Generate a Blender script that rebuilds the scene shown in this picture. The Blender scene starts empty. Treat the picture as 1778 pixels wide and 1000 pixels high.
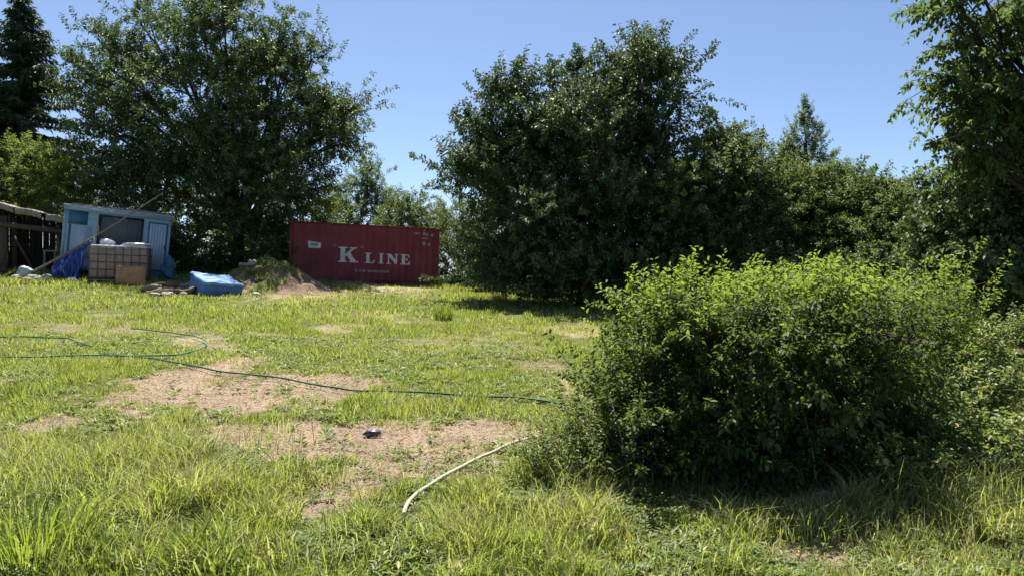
import bpy, bmesh, math, random
import numpy as np
from mathutils import Vector, Matrix

SC = bpy.context.scene
COL = SC.collection
R = math.radians
rng = np.random.default_rng(7)
random.seed(7)

# ------------------------------------------------------------------ camera, sky, sun, exposure
F = 1335.0            # focal length in pixels of the 1778 px wide photograph
CAMZ = 1.6
cam = bpy.data.cameras.new("camera")
cam.sensor_width = 36.0
cam.lens = 36.0 * F / 1778.0
cam.clip_start = 0.05
cam.clip_end = 3000.0
cam_o = bpy.data.objects.new("camera", cam)
COL.objects.link(cam_o)
cam_o.location = (0, 0, CAMZ)
cam_o.rotation_euler = (R(90), 0, 0)
SC.camera = cam_o

SUN_EL = 59.5
SUN_AZ = -14.0        # degrees to the right of straight ahead (negative = left)
world = bpy.data.worlds.new("World")
SC.world = world
world.use_nodes = True
wn = world.node_tree
bg = wn.nodes["Background"]
sky = wn.nodes.new("ShaderNodeTexSky")
sky.sky_type = 'NISHITA'
sky.sun_disc = False
sky.sun_elevation = R(SUN_EL)
sky.sun_rotation = R(SUN_AZ)
sky.altitude = 100
sky.air_density = 0.7
sky.dust_density = 0.5
sky.ozone_density = 3.0
wn.links.new(sky.outputs[0], bg.inputs[0])
bg.inputs[1].default_value = 0.063

sun = bpy.data.lights.new("sun", 'SUN')
sun.energy = 5.0
sun.angle = R(0.55)
sun.color = (1.0, 0.95, 0.86)
sun_o = bpy.data.objects.new("sun", sun)
COL.objects.link(sun_o)
to_sun = Vector((math.sin(R(SUN_AZ)) * math.cos(R(SUN_EL)), math.cos(R(SUN_AZ)) * math.cos(R(SUN_EL)), math.sin(R(SUN_EL))))
sun_o.rotation_euler = to_sun.to_track_quat('Z', 'Y').to_euler()
sun_o.location = to_sun * 60

SC.view_settings.view_transform = 'Standard'
SC.view_settings.look = 'None'
SC.view_settings.exposure = 1.35
SC.view_settings.gamma = 1.0
SC.view_settings.use_curve_mapping = False
SC.render.engine = 'CYCLES'
SC.cycles.max_bounces = 7
SC.cycles.diffuse_bounces = 4
SC.cycles.transmission_bounces = 5
SC.cycles.glossy_bounces = 3
SC.cycles.transparent_max_bounces = 6
SC.cycles.use_denoising = True
SC.cycles.sample_clamp_indirect = 4.0

# ------------------------------------------------------------------ noise, terrain, projection
def _hash(ix, iy, seed):
    n = (ix.astype(np.int64) * 374761393 + iy.astype(np.int64) * 668265263 + seed * 1442695041) & 0x7fffffff
    n = ((n ^ (n >> 13)) * 1274126177) & 0x7fffffff
    return ((n ^ (n >> 16)) & 0xffff) / 65535.0

def vn(x, y, s, seed=0):
    x = np.asarray(x, float) / s; y = np.asarray(y, float) / s
    ix = np.floor(x); iy = np.floor(y)
    fx = x - ix; fy = y - iy
    fx = fx * fx * (3 - 2 * fx); fy = fy * fy * (3 - 2 * fy)
    a = _hash(ix, iy, seed); b = _hash(ix + 1, iy, seed)
    c = _hash(ix, iy + 1, seed); d = _hash(ix + 1, iy + 1, seed)
    return (a * (1 - fx) + b * fx) * (1 - fy) + (c * (1 - fx) + d * fx) * fy

def fbm(x, y, s, seed=0):
    return (vn(x, y, s, seed) + .5 * vn(x, y, s * .5, seed + 1) + .25 * vn(x, y, s * .25, seed + 2)) / 1.75

def sstep(a, b, x):
    t = np.clip((np.asarray(x, float) - a) / (b - a), 0, 1)
    return t * t * (3 - 2 * t)

def H(x, y):
    x = np.asarray(x, float); y = np.asarray(y, float)
    t = np.clip((y - 4.0) / 28.0, 0, 1.2)
    t = np.where(t < .1, t * t * 5 , t - .05) + .0
    xc = np.clip(x, -24, 14)
    z = t * 1.06 * (1.45 - 0.062 * xc)
    z = z + (fbm(x, y, 2.3, 11) - .5) * .10 * sstep(2, 7, y) + (fbm(x, y, .5, 21) - .5) * .035
    return z

def M(x, y):
    """soil heap beside the container"""
    x = np.asarray(x, float); y = np.asarray(y, float)
    m = np.zeros_like(x + y)
    for (cx, cy, rx, ry, h) in ((-8.35, 26.6, 1.15, 1.4, .92), (-7.25, 26.6, 1.0, 1.2, .32), (-9.4, 26.3, .8, 1.0, .34)):
        m = m + h * np.exp(-(((x - cx) / rx) ** 2 + ((y - cy) / ry) ** 2) * 1.3)
    m = m * (.85 + .3 * fbm(x, y, .7, 5)) + (fbm(x, y, .3, 6) - .5) * .26 * np.clip(m * 3, 0, 1)
    return np.where(m > .015, m, 0)

def HM(x, y):
    return H(x, y) + M(x, y)

def W(px, py, d):
    """point at depth d seen at photo pixel (px, py)"""
    return Vector((d * (px - 889.0) / F, d, CAMZ + d * (500.0 - py) / F))

def G(px, py):
    """ground point under photo pixel"""
    ys = np.linspace(2.0, 60, 6000)
    xs = ys * (px - 889.0) / F
    zz = CAMZ + ys * (500.0 - py) / F
    below = np.nonzero(zz <= H(xs, ys))[0]
    i = below[0] if len(below) else int(np.argmin(np.abs(zz - H(xs, ys))))
    return float(xs[i]), float(ys[i]), float(H(xs[i], ys[i]))

def on_ground(px, d):
    x = d * (px - 889.0) / F
    return Vector((x, d, float(HM(x, d))))

# ------------------------------------------------------------------ mesh helpers
def mesh_np(name, V, quads=None, tris=None, tint=None, smooth=False):
    me = bpy.data.meshes.new(name)
    V = np.asarray(V, np.float32).reshape(-1, 3)
    quads = np.zeros((0, 4), np.int32) if quads is None else np.asarray(quads, np.int32).reshape(-1, 4)
    tris = np.zeros((0, 3), np.int32) if tris is None else np.asarray(tris, np.int32).reshape(-1, 3)
    me.vertices.add(len(V))
    me.vertices.foreach_set("co", V.ravel())
    nl = quads.size + tris.size
    me.loops.add(nl)
    me.loops.foreach_set("vertex_index", np.concatenate([quads.ravel(), tris.ravel()]))
    npoly = len(quads) + len(tris)
    me.polygons.add(npoly)
    st = np.concatenate([np.arange(len(quads)) * 4, quads.size + np.arange(len(tris)) * 3]).astype(np.int32)
    me.polygons.foreach_set("loop_start", st)
    if smooth:
        me.polygons.foreach_set("use_smooth", np.ones(npoly, bool))
    if tint is not None:
        a = me.attributes.new("tint", 'FLOAT', 'POINT')
        a.data.foreach_set("value", np.asarray(tint, np.float32))
    me.update(calc_edges=True)
    me.validate()
    return me

def obj(name, me, mat=None, parent=None):
    o = bpy.data.objects.new(name, me)
    COL.objects.link(o)
    if mat is not None and me is not None:
        me.materials.append(mat)
    if parent is not None:
        o.parent = parent
    return o

def tag(o, label=None, cat=None, group=None, kind=None):
    if label: o["label"] = label
    if cat: o["category"] = cat
    if group: o["group"] = group
    if kind: o["kind"] = kind
    return o

def empty(name, loc, label, cat, rot=(0, 0, 0), group=None):
    o = bpy.data.objects.new(name, None)
    COL.objects.link(o)
    o.empty_display_size = .2
    o.location = loc; o.rotation_euler = rot
    return tag(o, label, cat, group)

class MB:
    """collects boxes, tubes and sheets for ONE mesh"""
    def __init__(s): s.v = []; s.q = []; s.t = []; s.n = 0
    def add(s, V, q=None, t=None):
        V = np.asarray(V, float).reshape(-1, 3)
        if q is not None and len(q): s.q.append(np.asarray(q) + s.n)
        if t is not None and len(t): s.t.append(np.asarray(t) + s.n)
        s.v.append(V); s.n += len(V)
        return s
    def box(s, x0, x1, y0, y1, z0, z1, mtx=None):
        V = np.array([(x, y, z) for z in (z0, z1) for y in (y0, y1) for x in (x0, x1)], float)
        if mtx is not None:
            V = np.array([tuple(mtx @ Vector(p)) for p in V])
        return s.add(V, [(0, 2, 3, 1), (4, 5, 7, 6), (0, 1, 5, 4), (2, 6, 7, 3), (0, 4, 6, 2), (1, 3, 7, 5)])
    def tube(s, pts, rad, n=6, cap=True):
        P = np.asarray(pts, float); k = len(P)
        rad = np.full(k, rad) if np.isscalar(rad) else np.asarray(rad, float)
        T = np.gradient(P, axis=0); T /= np.linalg.norm(T, axis=1)[:, None] + 1e-9
        up = np.array([0, 0, 1.0]) if abs(T[0][2]) < .9 else np.array([1.0, 0, 0])
        V = []
        for i in range(k):
            a = np.cross(T[i], up); a /= np.linalg.norm(a) + 1e-9
            b = np.cross(a, T[i]); up = b
            for j in range(n):
                th = 2 * math.pi * j / n
                V.append(P[i] + rad[i] * (math.cos(th) * a + math.sin(th) * b))
        q = [(i * n + j, i * n + (j + 1) % n, (i + 1) * n + (j + 1) % n, (i + 1) * n + j) for i in range(k - 1) for j in range(n)]
        t = []
        if cap:
            for base, rev in ((0, True), ((k - 1) * n, False)):
                for j in range(1, n - 1):
                    f = (base, base + j, base + j + 1)
                    t.append(f[::-1] if rev else f)
        return s.add(V, q, t)
    def segs(s, P0, P1, R0, R1, n=3):
        """many straight tapered twigs at once"""
        P0 = np.asarray(P0, float); P1 = np.asarray(P1, float); m = len(P0)
        if m == 0: return s
        T = P1 - P0; T = T / (np.linalg.norm(T, axis=1)[:, None] + 1e-9)
        ref = np.where(np.abs(T[:, 2:3]) < .9, np.array([[0, 0, 1.0]]), np.array([[1.0, 0, 0]]))
        a = np.cross(T, ref); a /= np.linalg.norm(a, axis=1)[:, None] + 1e-9
        b = np.cross(a, T)
        R0 = np.broadcast_to(R0, (m,)); R1 = np.broadcast_to(R1, (m,))
        V = np.zeros((m, 2 * n, 3))
        for j in range(n):
            th = 2 * math.pi * j / n
            o = math.cos(th) * a + math.sin(th) * b
            V[:, j] = P0 + o * R0[:, None]; V[:, n + j] = P1 + o * R1[:, None]
        base = np.arange(m)[:, None] * 2 * n
        q = np.concatenate([base + np.array([[j, (j + 1) % n, n + (j + 1) % n, n + j]]) for j in range(n)])
        return s.add(V.reshape(-1, 3), q)
    def mesh(s, name, smooth=False):
        V = np.concatenate(s.v) if s.v else np.zeros((0, 3))
        q = np.concatenate(s.q) if s.q else None
        t = np.concatenate(s.t) if s.t else None
        return mesh_np(name, V, q, t, smooth=smooth)
    def build(s, name, mat, parent=None, smooth=False):
        return obj(name, s.mesh(name, smooth), mat, parent)

def bevel(o, w=.01, seg=1):
    m = o.modifiers.new("bevel", 'BEVEL'); m.width = w; m.segments = seg; m.limit_method = 'ANGLE'
    return o

# ------------------------------------------------------------------ materials
def mat_new(name):
    m = bpy.data.materials.new(name); m.use_nodes = True
    nt = m.node_tree
    return m, nt, nt.nodes["Principled BSDF"]

def ramp_node(nt, stops):
    r = nt.nodes.new("ShaderNodeValToRGB")
    el = r.color_ramp.elements
    while len(el) < len(stops): el.new(.5)
    for e, (p, c) in zip(el, stops):
        e.position = p; e.color = (*c, 1)
    return r

def noise_node(nt, scale, detail=4, rough=.6, coord='Object', stretch=None):
    tc = nt.nodes.new("ShaderNodeTexCoord")
    n = nt.nodes.new("ShaderNodeTexNoise")
    n.inputs["Scale"].default_value = scale; n.inputs["Detail"].default_value = detail; n.inputs["Roughness"].default_value = rough
    if stretch:
        mp = nt.nodes.new("ShaderNodeMapping"); mp.inputs["Scale"].default_value = stretch
        nt.links.new(tc.outputs[coord], mp.inputs[0]); nt.links.new(mp.outputs[0], n.inputs[0])
    else:
        nt.links.new(tc.outputs[coord], n.inputs[0])
    return n

def surf(name, c1, c2, scale=6, rough=.7, bump=.15, metallic=0, spec=.3, stretch=None, c3=None, bscale=None):
    """two- or three-tone weathered surface"""
    m, nt, p = mat_new(name)
    n = noise_node(nt, scale, 6, .65, stretch=stretch)
    stops = [(.3, c1), (.68, c2)] if c3 is None else [(.28, c1), (.52, c2), (.72, c3)]
    r = ramp_node(nt, stops)
    nt.links.new(n.outputs["Fac"], r.inputs[0]); nt.links.new(r.outputs[0], p.inputs["Base Color"])
    p.inputs["Roughness"].default_value = rough; p.inputs["Metallic"].default_value = metallic
    p.inputs["Specular IOR Level"].default_value = spec
    if bump:
        n2 = noise_node(nt, bscale or scale * 3, 5, .7, stretch=stretch)
        b = nt.nodes.new("ShaderNodeBump"); b.inputs["Strength"].default_value = bump; b.inputs["Distance"].default_value = .03
        nt.links.new(n2.outputs["Fac"], b.inputs["Height"]); nt.links.new(b.outputs[0], p.inputs["Normal"])
    return m

def leaf_mat(name, stops, trans=.35, tcol=(.30, .42, .05), rough=.58, spec=.2):
    m, nt, p = mat_new(name)
    at = nt.nodes.new("ShaderNodeAttribute"); at.attribute_name = "tint"
    r = ramp_node(nt, stops)
    nt.links.new(at.outputs["Fac"], r.inputs[0])
    nt.links.new(r.outputs[0], p.inputs["Base Color"])
    p.inputs["Roughness"].default_value = rough; p.inputs["Specular IOR Level"].default_value = spec
    tr = nt.nodes.new("ShaderNodeBsdfTranslucent")
    mx = nt.nodes.new("ShaderNodeMix"); mx.data_type = 'RGBA'; mx.blend_type = 'MIX'; mx.inputs[0].default_value = .55
    nt.links.new(r.outputs[0], mx.inputs[6]); mx.inputs[7].default_value = (*tcol, 1)
    nt.links.new(mx.outputs[2], tr.inputs[0])
    ms = nt.nodes.new("ShaderNodeMixShader"); ms.inputs[0].default_value = trans
    nt.links.new(p.outputs[0], ms.inputs[1]); nt.links.new(tr.outputs[0], ms.inputs[2])
    nt.links.new(ms.outputs[0], nt.nodes["Material Output"].inputs[0])
    return m

LM = {
 'sunny': leaf_mat('sunny_leaf', [(0, (.045, .075, .028)), (.5, (.078, .12, .042)), (1, (.13, .175, .07))], .40, (.22, .32, .06)),
 'shoot': leaf_mat('young_shoot_leaf', [(0, (.06, .105, .024)), (.5, (.12, .18, .035)), (1, (.21, .26, .06))], .45, (.38, .50, .05), .6, .18),
 'cherry': leaf_mat('cherry_leaf', [(0, (0.047, 0.086, 0.034)), (.5, (0.086, 0.142, 0.052)), (1, (0.168, 0.225, 0.086))], .27, (.15, .21, .035)),
 'dark': leaf_mat('dark_leaf', [(0, (0.043, 0.076, 0.038)), (.5, (0.081, 0.129, 0.052)), (1, (0.155, 0.204, 0.085))], .22, (.12, .17, .03)),
 'mid': leaf_mat('mid_leaf', [(0, (0.048, 0.081, 0.029)), (.5, (0.089, 0.137, 0.041)), (1, (0.161, 0.217, 0.072))], .32, (.20, .27, .04)),
 'light': leaf_mat('light_leaf', [(0, (0.054, 0.090, 0.022)), (.5, (0.102, 0.156, 0.036)), (1, (0.180, 0.228, 0.060))], .42, (.30, .38, .045)),
 'hedge': leaf_mat('hedge_leaf', [(0, (.022, .042, .014)), (.45, (.042, .078, .022)), (.8, (.085, .135, .028)), (1, (.16, .20, .045))], .30, (.26, .38, .045), .6, .18),
 'needle': leaf_mat('spruce_needle', [(0, (.035, .065, .04)), (.5, (.06, .10, .055)), (1, (.10, .14, .07))], .15, (.12, .17, .05), .6, .2),
 'grey': leaf_mat('grey_green_leaf', [(0, (.075, .11, .06)), (.5, (.12, .165, .09)), (1, (.18, .23, .13))], .4, (.24, .33, .11)),
 'grass': leaf_mat('grass_blade', [(0, (.055, .10, .024)), (.35, (.122, .18, .036)), (.62, (.235, .27, .058)), (.82, (.43, .39, .17)), (1, (.63, .54, .32))], .48, (.39, .49, .045), .6, .15),
 'weed': leaf_mat('weed_leaf', [(0, (0.053, 0.092, 0.030)), (.5, (0.106, 0.166, 0.052)), (.85, (0.180, 0.233, 0.074)), (1, (0.390, 0.330, 0.150))], .38, (.30, .38, .05), .5, .3),
}
BARK = surf('bark', (.022, .018, .014), (.065, .055, .044), 9, .9, .5, stretch=(1, 1, .25))
TWIG = surf('twig_bark', (.05, .04, .028), (.11, .09, .065), 14, .85, .2)
STEM = surf('green_stem', (.07, .085, .03), (.14, .13, .055), 14, .7, .1)

# ------------------------------------------------------------------ foliage generators
def norm(a):
    return a / (np.linalg.norm(a, axis=-1, keepdims=True) + 1e-9)

def leaves_mesh(name, P, A, N, L, Wd, tint, fine=False, fold=.25, droop=.15):
    """P base, A axis, N normal, L length, Wd width arrays -> folded leaf blades"""
    m = len(P)
    A = norm(A); S = norm(np.cross(A, N)); N = np.cross(S, A)
    L = L[:, None]; Wd = Wd[:, None]
    tip = P + A * L - N * L * droop
    if not fine:
        l = P + A * L * .45 + S * Wd * .5 + N * Wd * fold
        r = P + A * L * .45 - S * Wd * .5 + N * Wd * fold
        V = np.stack([P, r, tip, l], 1).reshape(-1, 3)
        b = np.arange(m)[:, None] * 4
        T = np.concatenate([b + np.array([[0, 1, 2]]), b + np.array([[0, 2, 3]])])
        return mesh_np(name, V, None, T, np.repeat(tint, 4))
    l1 = P + A * L * .28 + S * Wd * .42 + N * Wd * fold
    r1 = P + A * L * .28 - S * Wd * .42 + N * Wd * fold
    l2 = P + A * L * .66 + S * Wd * .40 + N * (Wd * fold - L * droop * .4)
    r2 = P + A * L * .66 - S * Wd * .40 + N * (Wd * fold - L * droop * .4)
    V = np.stack([P, r1, r2, tip, l2, l1], 1).reshape(-1, 3)
    b = np.arange(m)[:, None] * 6
    Q = np.concatenate([b + np.array([[0, 1, 2, 3]]), b + np.array([[0, 3, 4, 5]])])
    return mesh_np(name, V, Q, None, np.repeat(tint, 6))

def lob(px, py, d, rw, rh, rd, n):
    c = W(px, py, d)
    return (np.array(c), np.array([rw * d / F, rd, rh * d / F]), n)

def rdirs(rg, m):
    v = rg.normal(size=(m, 3))
    return norm(v)

def sprays(rg, lobes, tl, up, inner=.35, zmin=None, jitter=.55, power=2.4, clear_below=True, box=0, clump=0, csize=.55):
    """twig bases, directions, lengths and the lobe each belongs to"""
    B, D, Ln, I = [], [], [], []
    for k, (c, r, n) in enumerate(lobes):
        u = rdirs(rg, n)
        if box: u = u / (np.abs(u) ** box).sum(1, keepdims=True) ** (1.0 / box)
        bump = 1 + .22 * np.sin(u[:, 0] * 5 + c[0] * 3 + u[:, 2] * 4) * np.cos(u[:, 1] * 4 + u[:, 2] * 6 + c[2])
        rr = (inner + (1 - inner) * rg.random(n) ** (1 / power)) * bump
        p = c + u * r * rr[:, None]
        cl = np.zeros((n, 3))
        if clump and n > 20:
            nc = max(3, int(n / clump))
            own = rg.integers(0, nc, n)
            size = (.7 + .8 * rg.random(nc)) * tl * csize
            cc = p[:nc].copy()
            off = rg.normal(size=(n, 3)) * size[own][:, None] * np.array([1, 1, .6])
            inn = rg.random(n) < .82
            p = np.where(inn[:, None], cc[own] + off, p)
            cd = norm(cc - c + rg.normal(size=(nc, 3)) * r * .25)
            cl = np.where(inn[:, None], cd[own] * .9 + norm(off) * .5, 0)
        d = norm(u * (.75 if not clump else .25) + cl + np.array([0, 0, up]) + rg.normal(size=(n, 3)) * jitter * .6)
        if clear_below:
            g = H(p[:, 0], p[:, 1]) + .08
            p[:, 2] = np.maximum(p[:, 2], g + rg.random(n) * .25)
        B.append(p); D.append(d); Ln.append(tl * (.6 + .8 * rg.random(n))); I.append(np.full(n, k))
    return np.concatenate(B), np.concatenate(D), np.concatenate(Ln), np.concatenate(I)

def foliage(rg, name, mat, parent, lobes, tl, nleaf, ll, lw, up=.5, inner=.35, fine=False, droop=.15,
            hang=.35, jitter=.55, power=2.4, tint0=.45, tvar=.22, toplight=0.0, clear_below=True, bunch=1.0, dens=1.0, box=0, clump=14, csize=.5):
    lobes = [(c, r, int(n * dens)) for (c, r, n) in lobes]
    B, D, Ln, I = sprays(rg, lobes, tl, up, inner, jitter=jitter, power=power, clear_below=clear_below, box=box, clump=clump, csize=csize)
    m = len(B)
    t = np.tile((np.arange(nleaf) + .5) / nleaf, (m, 1)) ** bunch
    t = t + rg.normal(size=t.shape) * .04
    sag = -.25 * Ln[:, None] * t * t * hang * 2
    P = B[:, None] + D[:, None] * (t * Ln[:, None])[..., None]
    P[..., 2] += sag
    # perpendicular frame
    ref = rdirs(rg, m)
    a = norm(np.cross(D, ref)); b = np.cross(D, a)
    ph = np.arange(nleaf)[None] * 2.4 + rg.random((m, 1)) * 6.28 + rg.normal(size=(m, nleaf)) * .3
    side = np.cos(ph)[..., None] * a[:, None] + np.sin(ph)[..., None] * b[:, None]
    A = D[:, None] * .55 + side * .85 + rg.normal(size=(m, nleaf, 3)) * .25
    A[..., 2] -= hang
    N = rg.normal(size=(m, nleaf, 3)) * .45; N[..., 2] += 1.0
    P += side * .01
    s = .65 + .6 * rg.random((m, nleaf))
    s *= (1.05 - .35 * np.abs(t - .45))
    tw = rg.normal(size=(m, 1)) * tvar * .7
    ti = np.clip(tint0 + tw + rg.normal(size=(m, nleaf)) * tvar * .6 + (t - .5) * .18, 0, 1)
    me = leaves_mesh(name, P.reshape(-1, 3), A.reshape(-1, 3), N.reshape(-1, 3), (ll * s).ravel(), (lw * s).ravel(), ti.ravel(), fine, droop=droop)
    o = obj(name, me, mat, parent)
    o.location = -parent.location if parent else (0, 0, 0)
    return o, B, D, Ln, I

def nearest(Q, N):
    out = np.zeros(len(Q), int)
    for i in range(0, len(Q), 400):
        d = ((Q[i:i + 400, None] - N[None]) ** 2).sum(-1)
        out[i:i + 400] = d.argmin(1)
    return out

def bez(p0, p1, p2, p3, n):
    t = np.linspace(0, 1, n)[:, None]
    return (1 - t) ** 3 * p0 + 3 * (1 - t) ** 2 * t * p1 + 3 * (1 - t) * t * t * p2 + t ** 3 * p3

def branches(rg, mb, base, fork, lobes, r0, B, D, Ln, I, twig_r=.006, sub=7, conn=.5):
    nodes = []; nr = []
    base = np.asarray(base, float); fork = np.asarray(fork, float)
    mid = (base + fork) / 2 + rg.normal(size=3) * np.array([.12, .12, 0]) * (fork[2] - base[2]) * .25
    tp = bez(base - np.array([0, 0, .15]), mid * .7 + base * .3, mid * .7 + fork * .3, fork, 7)
    mb.tube(tp, np.linspace(r0 * 1.35, r0 * .75, 7), 8)
    for k, (c, r, n) in enumerate(lobes):
        st = tp[rg.integers(3, 7)]
        m1 = st + (c - st) * .35 + np.array([0, 0, .15 * np.linalg.norm(c - st)]) + rg.normal(size=3) * .2
        m2 = st + (c - st) * .7 + rg.normal(size=3) * .25
        q = bez(st, m1, m2, c, 7)
        mb.tube(q, np.linspace(r0 * .42, r0 * .12, 7), 5)
        nodes += list(q[3:]); 
        for j in range(sub):
            u = rdirs(rg, 1)[0]; u[2] = u[2] * .8 + .25
            e = c + u * r * .78
            g = float(H(e[0], e[1])) + .15
            e[2] = max(e[2], g)
            s0 = q[rg.integers(3, 7)]
            mm = (s0 + e) / 2 + rg.normal(size=3) * .12 * np.linalg.norm(r)
            qq = bez(s0, mm, mm, e, 5)
            mb.tube(qq, np.linspace(r0 * .17, max(.008, r0 * .05), 5), 4, cap=False)
            nodes += list(qq[1:])
    nodes = np.array(nodes)
    sel = rg.random(len(B)) < conn
    idx = nearest(B[sel], nodes)
    mb.segs(nodes[idx], B[sel], twig_r * 1.5, twig_r, 3)
    E = B + D * Ln[:, None] * .9; E[:, 2] -= .25 * Ln * .3
    mb.segs(B, E, twig_r, twig_r * .4, 3)

def tree(name, label, base, forkz, lobes, r0, mat, seed, tl=.9, nleaf=30, ll=.12, lw=.055, up=.5, group=None,
         fork=None, cat="tree", **kw):
    rg = np.random.default_rng(seed)
    base = Vector(base)
    lobes = [(c, np.maximum(r * .4, r - .5 * tl), n) for (c, r, n) in lobes]
    e = empty(name, base, label, cat, group=group)
    o, B, D, Ln, I = foliage(rg, 'crown', mat, e, lobes, tl, nleaf, ll, lw, up, **kw)
    mb = MB()
    fk = np.array(fork) if fork is not None else np.array([base.x + rg.normal() * .15, base.y, base.z + forkz])
    branches(rg, mb, base, fk, lobes, r0, B, D, Ln, I, twig_r=max(.004, ll * .06))
    t = mb.build('trunk', BARK, e, smooth=True); t.location = -base
    return e

def shrub(name, label, base, lobes, mat, seed, tl=.5, nleaf=22, ll=.06, lw=.03, up=.5, group=None, stems=7, cat="shrub", sr=.02, stemmat=None, **kw):
    rg = np.random.default_rng(seed)
    base = Vector(base)
    e = empty(name, base, label, cat, group=group)
    o, B, D, Ln, I = foliage(rg, 'foliage', mat, e, lobes, tl, nleaf, ll, lw, up, **kw)
    mb = MB(); nodes = []
    for k, (c, r, n) in enumerate(lobes):
        for j in range(stems):
            ang = rg.random() * 6.28; q = rg.random() ** .5 * .45
            x = c[0] + math.cos(ang) * r[0] * q; y = c[1] + math.sin(ang) * r[1] * q
            p0 = np.array([x, y, float(H(x, y)) - .05])
            u = rdirs(rg, 1)[0]; u[2] = abs(u[2]) * .9 + .05
            p3 = c + u * r * .8
            qq = bez(p0, p0 + np.array([0, 0, .4 * max(.1, p3[2] - p0[2])]), p3 - (p3 - c) * .4, p3, 7)
            mb.tube(qq, np.linspace(sr, sr * .3, 7), 4, cap=False)
            nodes += list(qq[2:])
    nodes = np.array(nodes)
    idx = nearest(B, nodes)
    tr = max(.002, ll * .05)
    mb.segs(nodes[idx], B, tr * 1.3, tr, 3)
    E = B + D * Ln[:, None] * .9; E[:, 2] -= .25 * Ln * .3
    mb.segs(B, E, tr, tr * .4, 3)
    s = mb.build('stems', stemmat or TWIG, e); s.location = -base
    return e

# ------------------------------------------------------------------ ground: bare-soil and tall-grass masks
def ell(px, py, hw, hh, s=1.0):
    x, y, z = G(px, py)
    ya = G(px, py - hh)[1]; yb = G(px, py + hh)[1]
    return (x, (ya + yb) / 2, hw * y / F, max(.08, (ya - yb) / 2), s)

BARE = [ell(*a) for a in (
 (430, 682, 200, 38, 1), (330, 660, 100, 26, 1), (570, 668, 95, 20, 1), (600, 768, 290, 38, 1), (830, 757, 125, 30, 1), (440, 770, 150, 32, 1),
 (780, 800, 105, 36, .95), (555, 880, 60, 70, .72), (640, 830, 70, 45, .6), (90, 735, 50, 18, .8), (420, 630, 60, 14, .65),
 (1010, 575, 65, 14, .5), (1000, 675, 30, 20, .8), (330, 590, 60, 10, .5), (500, 507, 110, 14, .6), (330, 505, 60, 10, .75), (660, 499, 110, 5, .6),
 (1500, 968, 150, 30, .6), (1270, 890, 120, 18, .5), (200, 570, 170, 14, .35), (800, 600, 170, 16, .32), (930, 640, 60, 16, .4), (360, 935, 45, 40, .4),
 (1600, 850, 60, 20, .5), (720, 700, 90, 10, .3), (60, 500, 40, 5, .5))]
TALL = [ell(*a) for a in (
 (140, 880, 400, 130, .24), (60, 960, 260, 90, .16), (700, 985, 700, 60, .16), (960, 900, 170, 100, .18), (1350, 925, 330, 50, .10),
 (1620, 850, 200, 110, .30), (1740, 900, 80, 80, .3), (1740, 760, 60, 60, .3), (1000, 790, 90, 60, .12), (330, 735, 110, 18, .09), (540, 728, 70, 16, .08), (780, 715, 170, 24, .07),
 (420, 560, 140, 22, .06), (640, 560, 120, 18, .05), (100, 670, 190, 24, .07), (1720, 640, 110, 50, .20), (1150, 560, 60, 16, .16), (60, 495, 80, 8, .12),
 (1010, 545, 90, 10, .1), (470, 905, 60, 50, .12), (840, 880, 110, 50, .10))]

def field(E, x, y, a=1.2, b=.7, add=False):
    out = np.zeros_like(np.asarray(x, float))
    wob = (fbm(x, y, .55, 31) - .5) * .85 + (vn(x, y, .16, 35) - .5) * .6 + (vn(x, y, .06, 36) - .5) * .35
    for (cx, cy, rx, ry, s) in E:
        r = np.sqrt(((x - cx) / rx) ** 2 + ((y - cy) / ry) ** 2) + wob
        v = s * sstep(a, b, r) if a < b else s * (1 - sstep(b, a, r))
        out = out + v if add else np.maximum(out, v)
    return out

def bare_at(x, y):
    b = field(BARE, x, y, 1.4, .55)
    b = np.maximum(b, .38 * (1 - sstep(.26, .38, fbm(x, y, 1.3, 41))) * sstep(5, 9, y))
    m = M(x, y)
    b = np.where(m > .05, 0, b)
    b = np.maximum(b, np.where(m > .05, .15 + .85 * sstep(.50, .64, fbm(x, y, .8, 44) + .10 * (x + 8.3) - .16 * sstep(.45, .8, m)), 0))
    return np.clip(b, 0, 1)

# terrain sheet: dense where the photograph looks, coarse out to the horizon
def axis(lo, hi, fine_lo, fine_hi, step):
    c = list(np.arange(fine_lo, fine_hi, step))
    s = step; v = fine_hi
    while v < hi: c.append(v); s *= 1.35; v += s
    s = step; v = fine_lo - step; pre = []
    while v > lo: pre.append(v); s *= 1.35; v -= s
    return np.array(sorted(pre) + c)
gx = axis(-900, 900, -9.5, 9.5, .1); gy = axis(-200, 1500, 2.5, 15.5, .1)
X, Y = np.meshgrid(gx, gy)
Z = H(X, Y)
bare = bare_at(X, Y)
Z = Z - bare * .02 + bare * (vn(X, Y, .12, 51) - .5) * .022
ny, nx = X.shape
idx = np.arange(nx * ny).reshape(ny, nx)
Q = np.stack([idx[:-1, :-1], idx[:-1, 1:], idx[1:, 1:], idx[1:, :-1]], -1).reshape(-1, 4)
me = mesh_np('ground', np.stack([X, Y, Z], -1), Q, None, bare.ravel(), smooth=True)

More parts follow.
